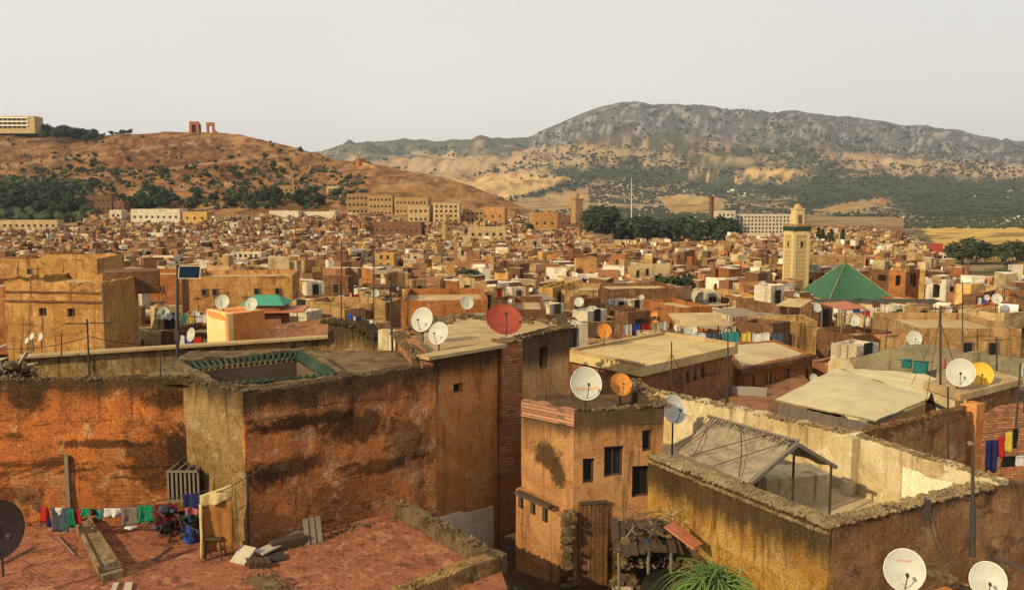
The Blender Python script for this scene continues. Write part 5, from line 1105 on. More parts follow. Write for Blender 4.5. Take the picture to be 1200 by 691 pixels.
p = J0 + Vector((-.12, -.12)); mb = MB(); mb.box((p.x - .05, p.y, ZF), .35, .3, ZH - ZF + .02, .6, j=.02); mb.build('corner_pier', M['cream_wall'], ch)
bx0 = Y(905, 590, 22.3); mb = MB(); A = Vector((xd(898, 590, 22.2), 22.2)); B = Vector((xd(972, 575, 22.6), 22.6)); panel(mb, A, B, ZF, ZF + .72, 1.1, .2, .012, (), .01, 4); mb.build('plaster_bench', M['cream_wall'], ch)
landmark('the cream roof courtyard', 1060, 550)
# tent shelter
rb, rf = Vector((5.19, 22.8, tz(490) * 22.8)), Vector((6.70, 20.5, tz(518) * 20.5)); ef = Vector((5.40, 19.7, tz(565) * 19.7)); eb = Vector((4.25, 22.1, tz(530) * 22.1)); gf = Vector((7.80, 21.1, tz(545) * 21.1)); gb = rb + (gf - rf)
tn = empty('tent_shelter', (rf.x, rf.y, ZF), 'gabled shelter roofed with grey sheeting tied by cords in the cream courtyard', 'shelter')
def sheet(a, b, c, d, nu=40, nv=16, rib=.018, sag=.12, th=.02, seed=0, wr=.07):
    mb = MB(); nrm = (b - a).cross(d - a).normalized()
    if nrm.z < 0: nrm = -nrm
    G = []
    for i in range(nu + 1):
        for j in range(nv + 1):
            u, v = i / nu, j / nv; p = a.lerp(b, u).lerp(d.lerp(c, u), v); q = (-sag * sin(pi * u) * sin(pi * v) + nz(u * 5 + seed, v * 4, seed, 4) * wr + rib * sin(u * nu * 1.57) * (1 - v) ** 1.5)
            G.append(p + nrm * q)
    n = len(G); mb.v = [tuple(g) for g in G] + [tuple(g - nrm * th) for g in G]; w_ = nv + 1
    for i in range(nu):
        for j in range(nv):
            k_ = i * w_ + j; mb.f.append((k_, k_ + w_, k_ + w_ + 1, k_ + 1)); mb.f.append((n + k_ + 1, n + k_ + w_ + 1, n + k_ + w_, n + k_)); mb.m += [0, 0]
    return mb
sh = sheet(rf, rb, eb, ef, 60, 22, .035, .14, seed=2, wr=.07).build('roof_sheet', M['tent'], tn); sheet(rb, rf, gf, gb, 40, 8, .02, .04, seed=5).build('roof_sheet', M['tent'], tn)
mb = MB(); mb.tube([rf + Vector((.05, -.08, .05)), rb + Vector((-.04, .1, .05))], .04); mb.build('ridge_pole', M['greywood'], tn)
mb = MB()
for i in range(26): t = i / 25; p = rf.lerp(rb, t); q = p.lerp(eb.lerp(ef, 1 - t), .17) ; mb.tube([p + Vector((0, 0, .07)), q + Vector((0, 0, .075))], .011, 4)
for a_, b_ in ((0, .45), (.25, .8), (.6, .1), (.85, 1.0), (.97, .75)):
    pts_ = []
    for j in range(9): v = j / 8; u = lerp(a_, b_, v); pts_.append(rf.lerp(rb, u).lerp(ef.lerp(eb, u), v) + Vector((-.05, -.05, .07)))
    mb.tube(pts_, .012, 4)
mb.build('cords', M['iron'], sh)
mb = MB(); mb.bar(rf + Vector((.03, -.08, -.02)), ef + Vector((.03, -.08, .0)), .09, .09); mb.bar(rf + Vector((.03, -.08, -.02)), gf + Vector((.1, -.05, -.03)), .09, .09); mb.build('gable_beam', M['greywood'], tn)
for p in (rf + Vector((.0, .05, 0)), gf, Vector((ef.x + .25, ef.y + .25, ef.z)), gb): mb = MB(); mb.tube([(p.x, p.y, ZF), (p.x, p.y, p.z)], .03); mb.build('post', M['iron'], tn)
# ---- flat roofed houses behind (L, M), pale sheet roof (N)
ZL = -6.2; l0, l1, l2 = Vector((2.47, 36.2)), Vector((4.9, 33)), Vector((9.47, 37.7)); l3 = l0 + l2 - l1
lh = empty('flat_roofed_house', (l1.x, l1.y, -13), 'broad house with clean flat yellow roof and projecting cornice, small windows on its shaded side', 'house')
hs = [hole(l1, l2, 804, 808, 437, 450), hole(l1, l2, 813, 817, 434, 447), hole(l1, l2, 822, 826, 431, 444)]
house_poly(lh, [xy(l0), xy(l1), xy(l2), xy(l3)], -13, ZL - .35, M['h_pinkish'], M['roof_yellow'], par=.1, holes={1: hs}, res=.3, disp=.03, roof=False, bars=0)
cc_ = (l0 + l2) / 2; ex = [cc_ + (p - cc_) * (1 + .28 / (p - cc_).length) for p in (l0, l1, l2, l3)]; mb = MB(); mb.prism([xy(p) for p in ex], ZL - .36, ZL); mb.build('roof', M['roof_yellow'], lh)
mb = MB()
for i in (0, 2, 3):
    a, b = ex[i], ex[(i + 1) % 4]; d = (b - a).normalized(); nn = Vector((d.y, -d.x)) * -.12; mb.bar((a.x + nn.x, a.y + nn.y, ZL + .06), (b.x + nn.x, b.y + nn.y, ZL + .06), .22, .12)
mb.build('roof_kerb', M['roof_tan'], lh); keep([l0, l1, l2, l3], 668, 860, 460, 33)
m1, m2 = Vector((10.1, 39)), Vector((14.7, 42.8)); m3, m4 = Vector((14.2, 47.2)), Vector((10.9, 46)); ZM = -7.46
mh = empty('flat_roofed_house', (m1.x, m1.y, -14), 'orange house with four narrow dark windows under a pale worn flat roof', 'house')
hs = [hole(m1, m2, p - 2.6, p + 2.6, r0, r0 + 17) for p, r0 in ((882, 441), (902, 437), (922, 432), (945, 433))]
house_poly(mh, [xy(m4), xy(m1), xy(m2), xy(m3)], -14, ZM, M['h_orange'], M['floor_cream'], par=.06, holes={1: hs}, res=.3, disp=.03, bars=0, frame=M['white_patch'])
mb = MB(); mb.bar((m1.x, m1.y - .1, ZM - .1), (m2.x, m2.y - .1, ZM - .1), .3, .22); mb.build('cornice', M['h_brown'], mh); keep([m1, m2, m3, m4], 856, 955, 465, 39)
wh = empty('sheet_roofed_shed', (11.5, 28, -9), 'shed under a big pale stretched sheet roof left of the bare walls at right', 'shed')
n0, n1, n2_, n3_ = Vector((9.05, 30, -6.82)), Vector((11.3, 27, -6.8)), Vector((14.3, 29.9, -6.75)), Vector((12.65, 34, -6.45)); n3b = Vector((15.6, 33, -6.5))
cn = Vector((12.2, 30.6, -6.25)); sm = MB()
sheet(n0, n1, n2_, n3_, 30, 24, .0, -.16, .04, seed=9, wr=.035).build('roof_sheet', M['sheet_pale'], wh); sheet(n3_, n2_, n3b + Vector((0, -1, 0)), n3b, 10, 10, .0, -.02, .04, seed=4).build('roof_sheet', M['sheet_pale'], wh)
mb = MB()
for t in (.15, .3, .45, .6, .75, .9):
    pp = []
    for j in range(11): v = j / 10; p = n0.lerp(n3_, t).lerp(n1.lerp(n2_, t), v); pp.append(p + Vector((0, 0, .17 * sin(pi * t) * sin(pi * v) + .05)))
    mb.tube([p_ - Vector((0, 0, .035)) for p_ in pp], .022, 5)
pass
mb = MB(); q = lambda a, s_=.12: a + (Vector((12, 30.5, a.z)) - a).normalized() * s_
a, b, c = q(n0), q(n1), q(n2_); 
def curtain(mb, a, b, z0, z1, amp, n=40, seed=0):
    for i in range(n):
        def P_(t): w_ = amp * sin(t * n * 1.3) + nz(t * 6 + seed, 1, 2, 2) * amp; d = (b - a).normalized(); return (lerp(a.x, b.x, t) + d.y * w_, lerp(a.y, b.y, t) - d.x * w_)
        p, r_ = P_(i / n), P_((i + 1) / n); mb.quad((*p, z0), (*r_, z0), (*r_, z1), (*p, z1))
curtain(mb, b, c, -9, -6.95, .02); mb.build('side_cloth', M['sheet_side'], wh); mb = MB(); curtain(mb, a, b, -9, -6.95, .05, seed=3); mb.build('side_cloth', M['c_grey'], wh)
mb = MB(); p = a.lerp(b, .42); mb.box((p.x - .12, p.y - .12, -7.75), .62, .05, .5, atan2(-3, 2.25)); mb.build('window', M['dark'], wh); keep([n0, n1, n2_, n3_], 905, 1110, 510, 27)
# lower roofs between: terrace behind J2
fr = empty('low_roof', (7, 33, -9), 'low pinkish brown roof between the flat roofed houses and the cream courtyard', 'roof'); mb = MB(); mb.prism([(4.6, 30.3), (9.2, 26.5), (13, 36), (14, 42), (9.5, 37.5), (5, 32.9)], -11, -8.3); mb.build('deck', M['h_pinkish'], fr)
for (p0, p1, r0, r1, y, lab, mt) in ((858, 898, 452, 474, 37.5, 'grey metal sheet leaning on the roof below the narrow windows', 'steel'), (945, 985, 462, 500, 30.8, 'grey cloth screen at the open side of the pale sheet roof', 'c_grey')):
    mb = MB(); a, b = Y(p0, r1, y), Y(p1, r1, y - .4); panel(mb, a, b, a.z, (tz(r0) * y,) * 2, .04, .3, .01, (), .01, 5); tag(mb.build('metal_sheet' if mt == 'steel' else 'cloth_screen', M[mt]), lab, 'sheet')
for i, (px, r0, r1, y, w_) in enumerate(((905, 404, 414, 50, .8), (780, 410, 414, 39, .5))):
    p = Y(px, r1, y); mb = MB(); mb.box(p, w_, w_, .35); 
# dark wall behind the cream courtyard (I2), corner house (O)
a, b = Vector(xy(Z(998, 510, -6.62))), Vector((14.7, 28.1)); dw = empty('rough_wall', (12, 26, -9), 'dark rough reddish wall rising behind the cream courtyard wall', 'wall')
mb = MB(); panel(mb, a, b, -10, (-6.62, tz(478) * 28.1), .35, .16, .06, (), .06, 171); stones(mb, [(a.x, a.y + .15, -6.6), (b.x, b.y + .15, tz(478) * 28.1)], .35, 160, .03, .08); mb.build('masonry', M['rust_wall'], dw)
oh = empty('corner_house', (15.5, 28.5, -11), 'corner house with flat slab roof, white left face and pillar at right', 'house'); ZO = -6.4
o0, o1, o2 = Vector((xd(1085, 458, 31), 31)), Vector((14.96, 29)), Vector((xd(1195, 452, 31.5), 31.5)); o3 = o0 + o2 - o1
mb = MB(); panel(mb, o0, o1, -11, ZO - .22, .2, .2, .02, (), .02, 3); mb.build('side_wall', M['cream_wall'], oh); mb = MB(); panel(mb, o1, o2, -11, ZO - .22, .2, .2, .05, (), .02, 4); panel(mb, o2, o3, -11, ZO - .22, .2, .5, .02, (), .02, 4); mb.build('wall', M['rust_wall'], oh)
mb = MB(); c_ = (o0 + o2) / 2; mb.prism([xy(c_ + (p - c_) * 1.06) for p in (o0, o1, o2, o3)], ZO - .22, ZO); mb.build('roof', M['roof_tan'], oh)
mb = MB(); p = o1 + Vector((.35, -.15)); mb.box((p.x, p.y, -11), .6, .45, 4.35, .7, j=.02); mb.build('pillar', M['tower_wall'], oh)
mb = MB(); a = o0 + Vector((-.05, -.05)); mb.bar((a.x, a.y - .02, -7.0), (o1.x - .05, o1.y - .08, -7.15), .08, .1); mb.build('ledge', M['iron'], oh)
bw = empty('brick_house', (19, 29, -11), 'rough brown brick house at the right edge behind the washing', 'house'); mb = MB(); panel(mb, Y(1150, 470, 28.8), Y(1290, 460, 30), -11, (-7.0, -6.6), .4, .2, .1, (), .12, 9); mb.build('wall', M['brick_wall'], bw); MB().prism([(16.2, 29.2), (21, 30.2), (21, 34), (16.5, 34)], -8, -7.2).build('roof', M['dirt'], bw)
# grey green wall far right with washing
gw = empty('boundary_wall', (19, 40, -12), 'long grey green weathered wall behind the pale sheet roof', 'wall'); a, b = Y(985, 425, 41), Y(1075, 404, 40); c_ = Y(1240, 428, 38)
mb = MB(); panel(mb, a, b, -13, (a.z, b.z), .4, .25, .06, (), .06, 1); panel(mb, b, c_, -13, (b.z, c_.z), .4, .25, .06, (), .06, 2); mb.build('masonry', plaster('greygreen', (.30, .26, .16), (.20, .17, .11), (.42, .36, .22), stain=.5, streak=.6, band=.2), gw); keep([xy(a), xy(b), xy(c_)], 985, 1240, 455, 40)
wg = empty('ruined_wall', tuple(Y(985, 440, 39)), 'crumbling whitish wall stub left of the grey green wall', 'wall'); mb = MB(); panel(mb, Y(968, 425, 39.5), Y(1008, 440, 37.5), -11, (tz(418) * 39.5, tz(440) * 37.5), .5, .2, .15, (), .25, 5); mb.build('masonry', M['cream_wall'], wg)
# lean-to at the lower right below the rust wall
lr = empty('lean_to', (8, 14.5, -11), 'low reddish lean-to roof below the rough wall at lower right', 'shed'); a, b = Y(1085, 640, 16.9), Y(1150, 691, 13.6); a2 = Y(960, 690, 15)
mb = MB(); mb.quad(Vector((6.6, 15.9, -7.6)), Vector((5.9, 13, -8.1)), Vector((10.5, 12.4, -8.1)), Vector((9.0, 17, -7.55))); mb.prism([(5.9, 13), (10.5, 12.4), (9.0, 17), (6.6, 15.9)], -11, -8.15); mb.build('roof', M['tower_wall'], lr)
mb = MB(); stones(mb, [(8.3, 17.2, -7.3), (9.9, 13.4, -7.75)], .28, 170, .03, .09); mb.build('ridge', M['rubble'], lr)
mb = MB(); a, b = Y(1168, 652, 15.8), Y(1240, 690, 14.4); mb.bar(a, b, .12, .05); tag(mb.build('loose_plank', M['darkwood']), 'dark plank sticking out above the rightmost dish', 'plank')
# rubble bank beside the golden wall, small brick wall, junk
bk = empty('rubble_bank', (4.3, 19, YD), 'sloping bank of rubble and plaster against the golden wall', 'rubble'); mb = MB(); G = []
P0 = H0 + hn * .02; Pn = H0.lerp(H1, .8) + hn * .02
for i in range(31):
    t = i / 30
    for j in range(9):
        s_ = j / 8; p = P0.lerp(Pn, t) + hn * s_ * 1.5; z_ = YD - .1 + (1 - s_) ** 1.2 * lerp(1.9, .9, t) * (.5 + .5 * smooth(t * 5)) + nz(p.x * 2, p.y * 2, 3, 4) * .15; mb.v.append((p.x, p.y, z_))
for i in range(30):
    for j in range(8): k_ = i * 9 + j; mb.f.append((k_, k_ + 1, k_ + 10, k_ + 9)); mb.m.append(0)
mb.build('bank', M['dirt'], bk, True); mb = MB()
for _ in range(420): k_ = random.randrange(279); v = mb_v = bk.children[0].data.vertices[k_].co; mb.lump((bk.location.x + v.x + U(-.1, .1), bk.location.y + v.y + U(-.1, .1), bk.location.z + v.z + .01), U(.03, .11))
mb.build('stones', M['rubble'], bk)
lw = empty('coop', (3.6, 19.3, YD), 'dark makeshift plank shed roofed with a sagging red brown board', 'shed'); mb = MB(); p0 = Y(788, 640, 19.6)
for i in range(10): p = Vector((xd(790 + i * 5, 650, 19.2), 19.2 - i * .03)); mb.box((p.x, p.y, YD), .085, .03, 1.15 - i * .035, 0, j=.01)
mb.build('plank_wall', M['darkwood'], lw); mb = MB(); mb.bar(Y(784, 614, 19.8), Y(818, 640, 19.3), .42, .04); mb.build('roof_board', M['tile_red'], lw); mb = MB(); mb.box((3.6, 19.9, YD), .9, 1.1, .95, -.3); mb.build('body', M['dark'], lw)
def scrap(name, label, px0, px1, r0, r1, y0, y1, n, lw_, mats, hang=None):
    t = empty(name, (xd((px0 + px1) / 2, r1, (y0 + y1) / 2), (y0 + y1) / 2, YD if y0 > 18 else ZT), label, 'junk')
    for nm, mt, kk in mats:
        mb = MB()
        for _ in range(n):
            p = Y(U(px0, px1), U(r0, r1), U(y0, y1)); d = Vector((U(-1, 1), U(-.4, .4), U(-.7, .7))).normalized() * U(*lw_)
            if kk == 'bar': mb.bar(p, p + d, U(.02, .06), U(.02, .05))
            elif kk == 'twig': mb.tube([p, p + d * .6 + Vector((0, 0, .06)), p + d], .01, 4, r2=.004)
            else: mb.lump(p, U(.05, .16), sq=U(.3, .8))
        mb.build(nm, mt, t)
    return t
scrap('junk_heap', 'dark heap of sticks, rags and scrap between the plank door and the plank shed', 726, 784, 622, 668, 20.2, 21.3, 70, (.1, .42), (('scrap_metal', M['iron'], 'bar'), ('boards', M['greywood'], 'bar'), ('rags', M['c_black'], 'lump'), ('stones', M['rubble'], 'lump')))
scrap('brushwood', 'bundle of bare twigs piled above the scrap heap', 730, 792, 600, 620, 20.0, 21.0, 70, (.2, .6), (('twigs', M['bark'], 'twig'),))
for px, r_, y, lab, mt in ((731, 668, 20.3, 'greenish crate on the yard floor beside the plank door', 'palewood'), (757, 640, 20.3, 'dark blue bundle hanging in the scrap heap', 'c_blue')):
    t = empty('crate' if 'crate' in lab else 'bundle', tuple(Y(px, r_, y)), lab, 'crate' if 'crate' in lab else 'bundle'); mb = MB()
    if 'crate' in lab:
        t.location.z = YD; q = t.location
        for i in range(3):
            for s_ in (-1, 1): mb.box((q.x, q.y + s_ * .18, YD + .03 + i * .13), .46, .02, .1); mb.box((q.x + s_ * .23, q.y, YD + .03 + i * .13), .02, .36, .1)
        mb.build('slats', M[mt], t); mb = MB(); [mb.box((q.x + a * .22, q.y + b * .17, YD), .03, .03, .42) for a in (-1, 1) for b in (-1, 1)]; mb.build('corner_posts', M['darkwood'], t)
    else:
        for i in range(16): mb.lump(t.location + Vector((U(-.07, .07), U(-.06, .06), U(-.2, .2))), U(.05, .09), sq=1.2)
        mb.build('cloth', M[mt], t)
# ------------------------------------------------------------------ small things of the foreground
DISH = {}
def dish_parts(mt, depth=.13):
    if mt in DISH: return DISH[mt]
    out = []; n = 28; rg = 7; v = []; f = []
    for side in (0, 1):
        off = len(v)
        for i in range(rg + 1):
            r_ = i / rg * .5
            for j in range(n): t = 2 * pi * j / n; v.append((r_ * cos(t), -(depth * (i / rg) ** 2) + side * .015 + (0 if i else 0), r_ * sin(t) * 1.06))
        for i in range(rg):
            for j in range(n):
                a, b = off + i * n + j, off + i * n + (j + 1) % n; f.append((a, a + n, b + n, b) if side else (a, b, b + n, a + n))
    R_ = bpy.data.meshes.new('reflector'); R_.from_pydata(v, [], f); R_.materials.append(M[mt]); R_.polygons.foreach_set('use_smooth', [True] * len(f)); out.append(('reflector', R_))
    mb = MB(); mb.tube([(.5 * cos(2 * pi * j / n), -depth, .53 * sin(2 * pi * j / n)) for j in range(n + 1)], .013, 5); out.append(('rim', mb, 'dish_rim' if mt == 'dish_white' else mt))
    mb = MB(); mb.tube([(0, -.02, -.52), (0, -.3, -.34), (0, -.47, -.16)], .014, 5); out.append(('feed_arm', mb, 'iron'))
    mb = MB(); mb.tube([(0, -.53, -.12), (0, -.45, -.08)], .045, 8); out.append(('receiver', mb, 'iron'))
    mb = MB(); mb.box((0, .06, -.16), .16, .09, .3); out.append(('bracket', mb, 'iron'))
    DISH[mt] = []
    for o in out:
        if len(o) == 3: me = bpy.data.meshes.new(o[0]); me.from_pydata(o[1].v, [], o[1].f); me.materials.append(M[o[2]]); DISH[mt].append((o[0], me))
        else: DISH[mt].append(o)
    return DISH[mt]
POLE = {}
def pole_mesh(h):
    h = round(h * 5) / 5
    if h not in POLE: mb = MB(); mb.tube([(0, 0, 0), (0, 0, h)], .025, 6); mb.tube([(0, 0, h), (0, .04, h + .02)], .02, 5); me = bpy.data.meshes.new('mast'); me.from_pydata(mb.v, [], mb.f); me.materials.append(M['iron']); POLE[h] = me
    return POLE[h], h
def dish(x, y, z, D, mt, yaw, tilt, mh, label=None, base=None, group='satellite dishes on the rooftops', marks=None, full=True):
    # centre of the reflector at x,y,z; faces -Y turned by yaw, leaning back by tilt
    pm, h = pole_mesh(max(.2, mh)); t = empty('satellite_dish', (x, y, z - h), None)
    if full or True:
        o = bpy.data.objects.new('mast', pm); COL.objects.link(o); o.parent = t; o.location = (.1 * D * sin(yaw) * 1, .14 * D * cos(yaw), 0)
    first = None
    for nm, me in dish_parts(mt)[:5 if full else 3]:
        o = bpy.data.objects.new(nm, me); COL.objects.link(o)
        if nm in ('rim', ) and first: o.parent = first
        else:
            o.parent = t; o.scale = (D,) * 3; o.rotation_euler = (-tilt, 0, yaw); o.location = (0, 0, h)
        if nm == 'reflector': first = o
    if marks:
        mb = MB(); rs = random.Random(5)
        for (u0, u1, v0, hh, n, mtn) in marks:
            for i in range(n):
                u = lerp(u0, u1, (i + .5) / n); w_ = (u1 - u0) / n * .62; dd = lambda a, b: -.13 * ((a * a + b * b) / .25) - .006
                for (a, b, c, d) in ((0, 0, .25, 1), (0, .75, 1, 1) if rs.random() < .6 else (0, 0, 1, .25), (.7, .2, 1, .9) if rs.random() < .6 else (0, .4, .8, .6)):
                    q = [(u + a * w_, v0 + b * hh), (u + c * w_, v0 + b * hh), (u + c * w_, v0 + d * hh), (u + a * w_, v0 + d * hh)]
                    mb.quad(*[(e_, dd(e_, f_), f_) for e_, f_ in q])
        me = bpy.data.meshes.new('lettering'); me.from_pydata(mb.v, [], mb.f); me.materials.append(M[marks[0][5]]); o = bpy.data.objects.new('lettering', me); COL.objects.link(o); o.parent = first
    if label: tag(t, label, 'satellite dish', group)
    elif base: later(t, base, 'satellite dish', group)
    return t
def fdish(px, r_, y, wpx, mt, yaw, tilt, mh, label, **k):
    p = Y(px, r_, y); D = wpx / F * y / .99; return dish(p.x, p.y, p.z, D, mt, R(yaw), R(tilt), mh, label, **k)
fdish(686, 450, 22.7, 37, 'dish_white', 8, 22, .95, 'large white dish with a row of red and orange marks on the peach house', marks=[(-.37, .37, -.2, .11, 9, 'mark_orange')])
fdish(727, 451, 23.3, 26, 'dish_orange', 10, 30, .75, 'rusty orange dish right of the white dish with red marks')
fdish(788, 480, 22.9, 32, 'dish_white', 25, 22, 1.5, 'plain white dish in front of the cream courtyard wall left of the shelter')
fdish(496, 375, 26.3, 27, 'dish_white', -22, 20, .9, 'upper of the paired white dishes on the brick edge')
fdish(515, 391, 25.0, 25, 'dish_white', -25, 22, .6, 'lower of the paired white dishes on the brick edge')
fdish(590, 377, 26.0, 42, 'dish_red', 12, 46, .5, 'big red rusty dish tilted upwards on the tower house roof')
fdish(708, 388, 37.5, 17, 'dish_orange', 5, 18, .8, 'small orange dish on a short mast on the flat yellow roof')
fdish(547, 355, 44, 15, 'dish_white', 15, 20, 1.6, 'small white dish above the tower house roof left of the red dish')
fdish(1126, 437, 29.8, 31, 'dish_white', -28, 20, .55, 'white dish standing on the slab roof of the corner house')
fdish(1149, 439, 30.8, 27, 'dish_yellow', -20, 22, .6, 'yellow dish partly behind the white dish on the slab roof')
fdish(1059, 667, 14.6, 47, 'dish_white', -14, 18, .6, 'large white dish with faint red lettering at lower right', marks=[(-.17, .17, .2, .05, 8, 'mark_red'), (-.1, .04, -.37, .03, 4, 'mark_red')])
fdish(1157, 679, 14.4, 41, 'dish_white', -20, 20, .6, 'plain white dish at the bottom right corner')
fdish(848, 389, 60, 14, 'dish_white', 10, 20, 1.2, 'left of two small white dishes in front of the red parapet'); fdish(863, 389, 60, 14, 'dish_white', 14, 20, 1.2, 'right of two small white dishes in front of the red parapet')
fdish(261, 354, 35.2, 16, 'dish_white', 5, 22, .5, 'grey white dish on the left part of the orange cube room'); fdish(295, 357, 34.8, 15, 'dish_white', -10, 22, .45, 'white dish on the right part of the orange cube room')
fdish(-8, 620, 17, 66, 'dish_dark', 60, 8, 1.0, 'huge dark rusty dish cut by the left edge above the red terrace')
for i, (px, r_, D_) in enumerate(((32, 399, 7), (38, 394, 8), (48, 395, 9))): fdish(px, r_, 45, D_, 'dish_white', -30, 20, .9, ['lowest of the three tiny white dishes before the big ochre house', 'middle of the three tiny white dishes before the big ochre house', 'right and largest of three tiny white dishes before the big ochre house'][i])
for i, (px, r_, D_) in enumerate(((187, 371, 7), (192, 366, 7), (200, 371, 8))): fdish(px, r_, 60, D_, 'dish_white', -30, 20, .9, ['left of three tiny white dishes right of the big ochre house', 'upper of three tiny white dishes right of the big ochre house', 'right of three tiny white dishes right of the big ochre house'][i])
fdish(1071, 397, 50, 17, 'dish_white', -10, 20, 1, 'pale dish on the roofs above the hanging blue washing'); fdish(1022, 407, 50, 12, 'dish_white', -10, 20, 1, 'small pale dish left of the pale dish above the blue washing'); fdish(953, 443, 42, 10, 'dish_white', 10, 20, .8, 'tiny dish beside the pale sheet roof'); 
t = fdish(1203, 440, 27, 30, 'dish_white', 30, 15, 1.2, 'white dish cut off by the right edge of the view')
rm = MB(); a, b = Y(838, 398, 61), Y(874, 396, 61); panel(rm, a, b, -14, a.z + 1.2, .3, .5, .03, (), .03, 1); tag(rm.build('parapet_wall', M['red_paint']), 'faded red parapet wall behind two small white dishes', 'wall')
# rooftop clutter of the town -----------------------------------------
nd = 0; cnt = 0
RNGD = random.Random(3)
for (x, y, zr, par, w_, d_, a) in SPOTS:
    k_ = 0 if y < 56 else RNGD.choice([0, 1, 1, 1]) if y < 150 else RNGD.choice([0, 0, 1, 1])
    for _ in range(k_):
        if nd >= 240: break
        u, v = RNGD.uniform(-.4, .4) * w_, RNGD.uniform(-.42, .1) * d_; px_, py_ = x + u * cos(a) - v * sin(a), y + u * sin(a) + v * cos(a); mh = RNGD.uniform(.9, 2.0)
        mt = RNGD.choice(['dish_white'] * 12 + ['dish_orange']); D = RNGD.uniform(.6, .95)
        dish(px_, py_, zr - par + mh, D, mt, RNGD.uniform(-.7, .4), R(RNGD.uniform(15, 30)), mh, base=('big ' if D > .83 else 'small ' if D < .7 else '') + {'dish_white': 'white', 'dish_orange': 'rusty orange', 'dish_yellow': 'yellow'}[mt] + ' satellite dish', full=y < 90); nd += 1
# cloth on lines
def cloth(px0, px1, r0, r1, y, mt, name, label=None, parent=None, slant=0, yb=None):
    a, b = Y(px0, r0, y), Y(px1, r0 + slant, yb or y); z1a = tz(r1) * y; n, m_ = max(3, int((px1 - px0) / 2)), 7; mb = MB(); sd = U(0, 50); hh = a.z - z1a
    for i in range(n + 1):
        for j in range(m_ + 1):
            u, v = i / n, j / m_; p = a.lerp(b, u); w_ = (nz(u * 3 + sd, v * .6, sd, 2) * .10 + sin(u * n * .9 + sd) * .02) * (.25 + v); mb.v.append((p.x + nz(v * 2, sd, u) * .05 * v, p.y + w_ - .02, p.z - hh * v * (1 + nz(u * 2 + sd, 5, sd, 2) * .12)))
    for i in range(n):
        for j in range(m_): k_ = i * (m_ + 1) + j; mb.f.append((k_, k_ + 1, k_ + m_ + 2, k_ + m_ + 1)); mb.m.append(0)
    o = mb.build(name, M[mt], parent, True)
    s_ = o.modifiers.new('cloth_thickness', 'SOLIDIFY'); s_.thickness = .012
    if not parent: tag(o, label, 'laundry', 'washing hung on the lines')
    return o
def line(pts, r_=.008, name='washing_line', label=None, cat='line', sag=.0, mt='wire'):
    P_ = [Vector(p) for p in pts]; out = []
    for a, b in zip(P_, P_[1:]):
        for i in range(9): t = i / 8; out.append(a.lerp(b, t) - Vector((0, 0, sag * 4 * t * (1 - t))))
    mb = MB(); mb.tube(out, r_, 5); o = mb.build(name, M[mt]); return tag(o, label, cat)
yl = 20.1
line([Y(40, 596, yl), Y(140, 595, yl), Y(243, 574, yl)], .011, label='washing line strung across the red terrace', sag=.02)
for (a, b, r0, r1, mt, nm, lab) in ((47, 57, 593, 611, 'c_red', 'garment', 'dark red garment at the left end of the terrace washing line'), (53, 60, 606, 616, 'c_navy', 'garment', 'navy garment hanging under the dark red one'), (61, 81, 594, 622, 'c_slate', 'garment', 'slate grey cloth with a lilac top on the washing line'), (65, 79, 594, 602, 'c_white', 'garment', 'lilac white cloth draped over the slate grey cloth'),
                                    (81, 87, 596, 616, 'c_green', 'garment', 'green patterned narrow cloth beside the slate grey one'), (87, 95, 597, 615, 'c_red', 'garment', 'red cloth hanging above the long stone trough'), (96, 106, 595, 604, 'c_green', 'garment', 'small bright green garment in mid line'), (106, 112, 596, 603, 'c_black', 'garment', 'small black garment in mid line'), (111, 121, 597, 608, 'c_teal', 'garment', 'small teal garment beside the black one'),
                                    (122, 142, 595, 605, 'c_white', 'garment', 'white and green patterned cloth on the washing line'), (143, 162, 594, 615, 'c_grey', 'towel', 'taupe towel with white hem left of the green towel'), (162, 180, 592, 611, 'c_green', 'towel', 'plain green towel on the terrace washing line'), (181, 208, 590, 616, 'c_maroon', 'garment', 'dark maroon cloth at the right end of the washing line')): cloth(a, b, r0, r1, yl - .03, mt, nm, lab)
cloth(147, 160, 616, 619, yl - .08, 'c_white', 'garment', 'white cuff showing below the taupe towel')
cloth(215, 236, 578, 594, yl - .3, 'c_navy', 'garment', 'blue garment beside the yellow strip of cloth'); cloth(218, 234, 594, 604, yl - .25, 'c_pink', 'garment', 'pink cloth under the blue garment')
line([Y(230, 582, 19.3), Y(262, 574, 19), Y(305, 550, 19.3)], .012, label='cord holding the yellow and orange cloths beside the lit wall')
cloth(234, 272, 580, 596, 19.1, 'c_cream', 'cloth', 'pale yellow patterned strip of cloth on the slanting cord', slant=-13); cloth(234, 272, 593, 652, 19.15, 'c_brown', 'cloth', 'long orange brown cloth hanging to the terrace floor', slant=-8); cloth(233, 237, 590, 652, 19.05, 'c_cream', 'cloth', 'cream edge strip hanging beside the orange brown cloth')
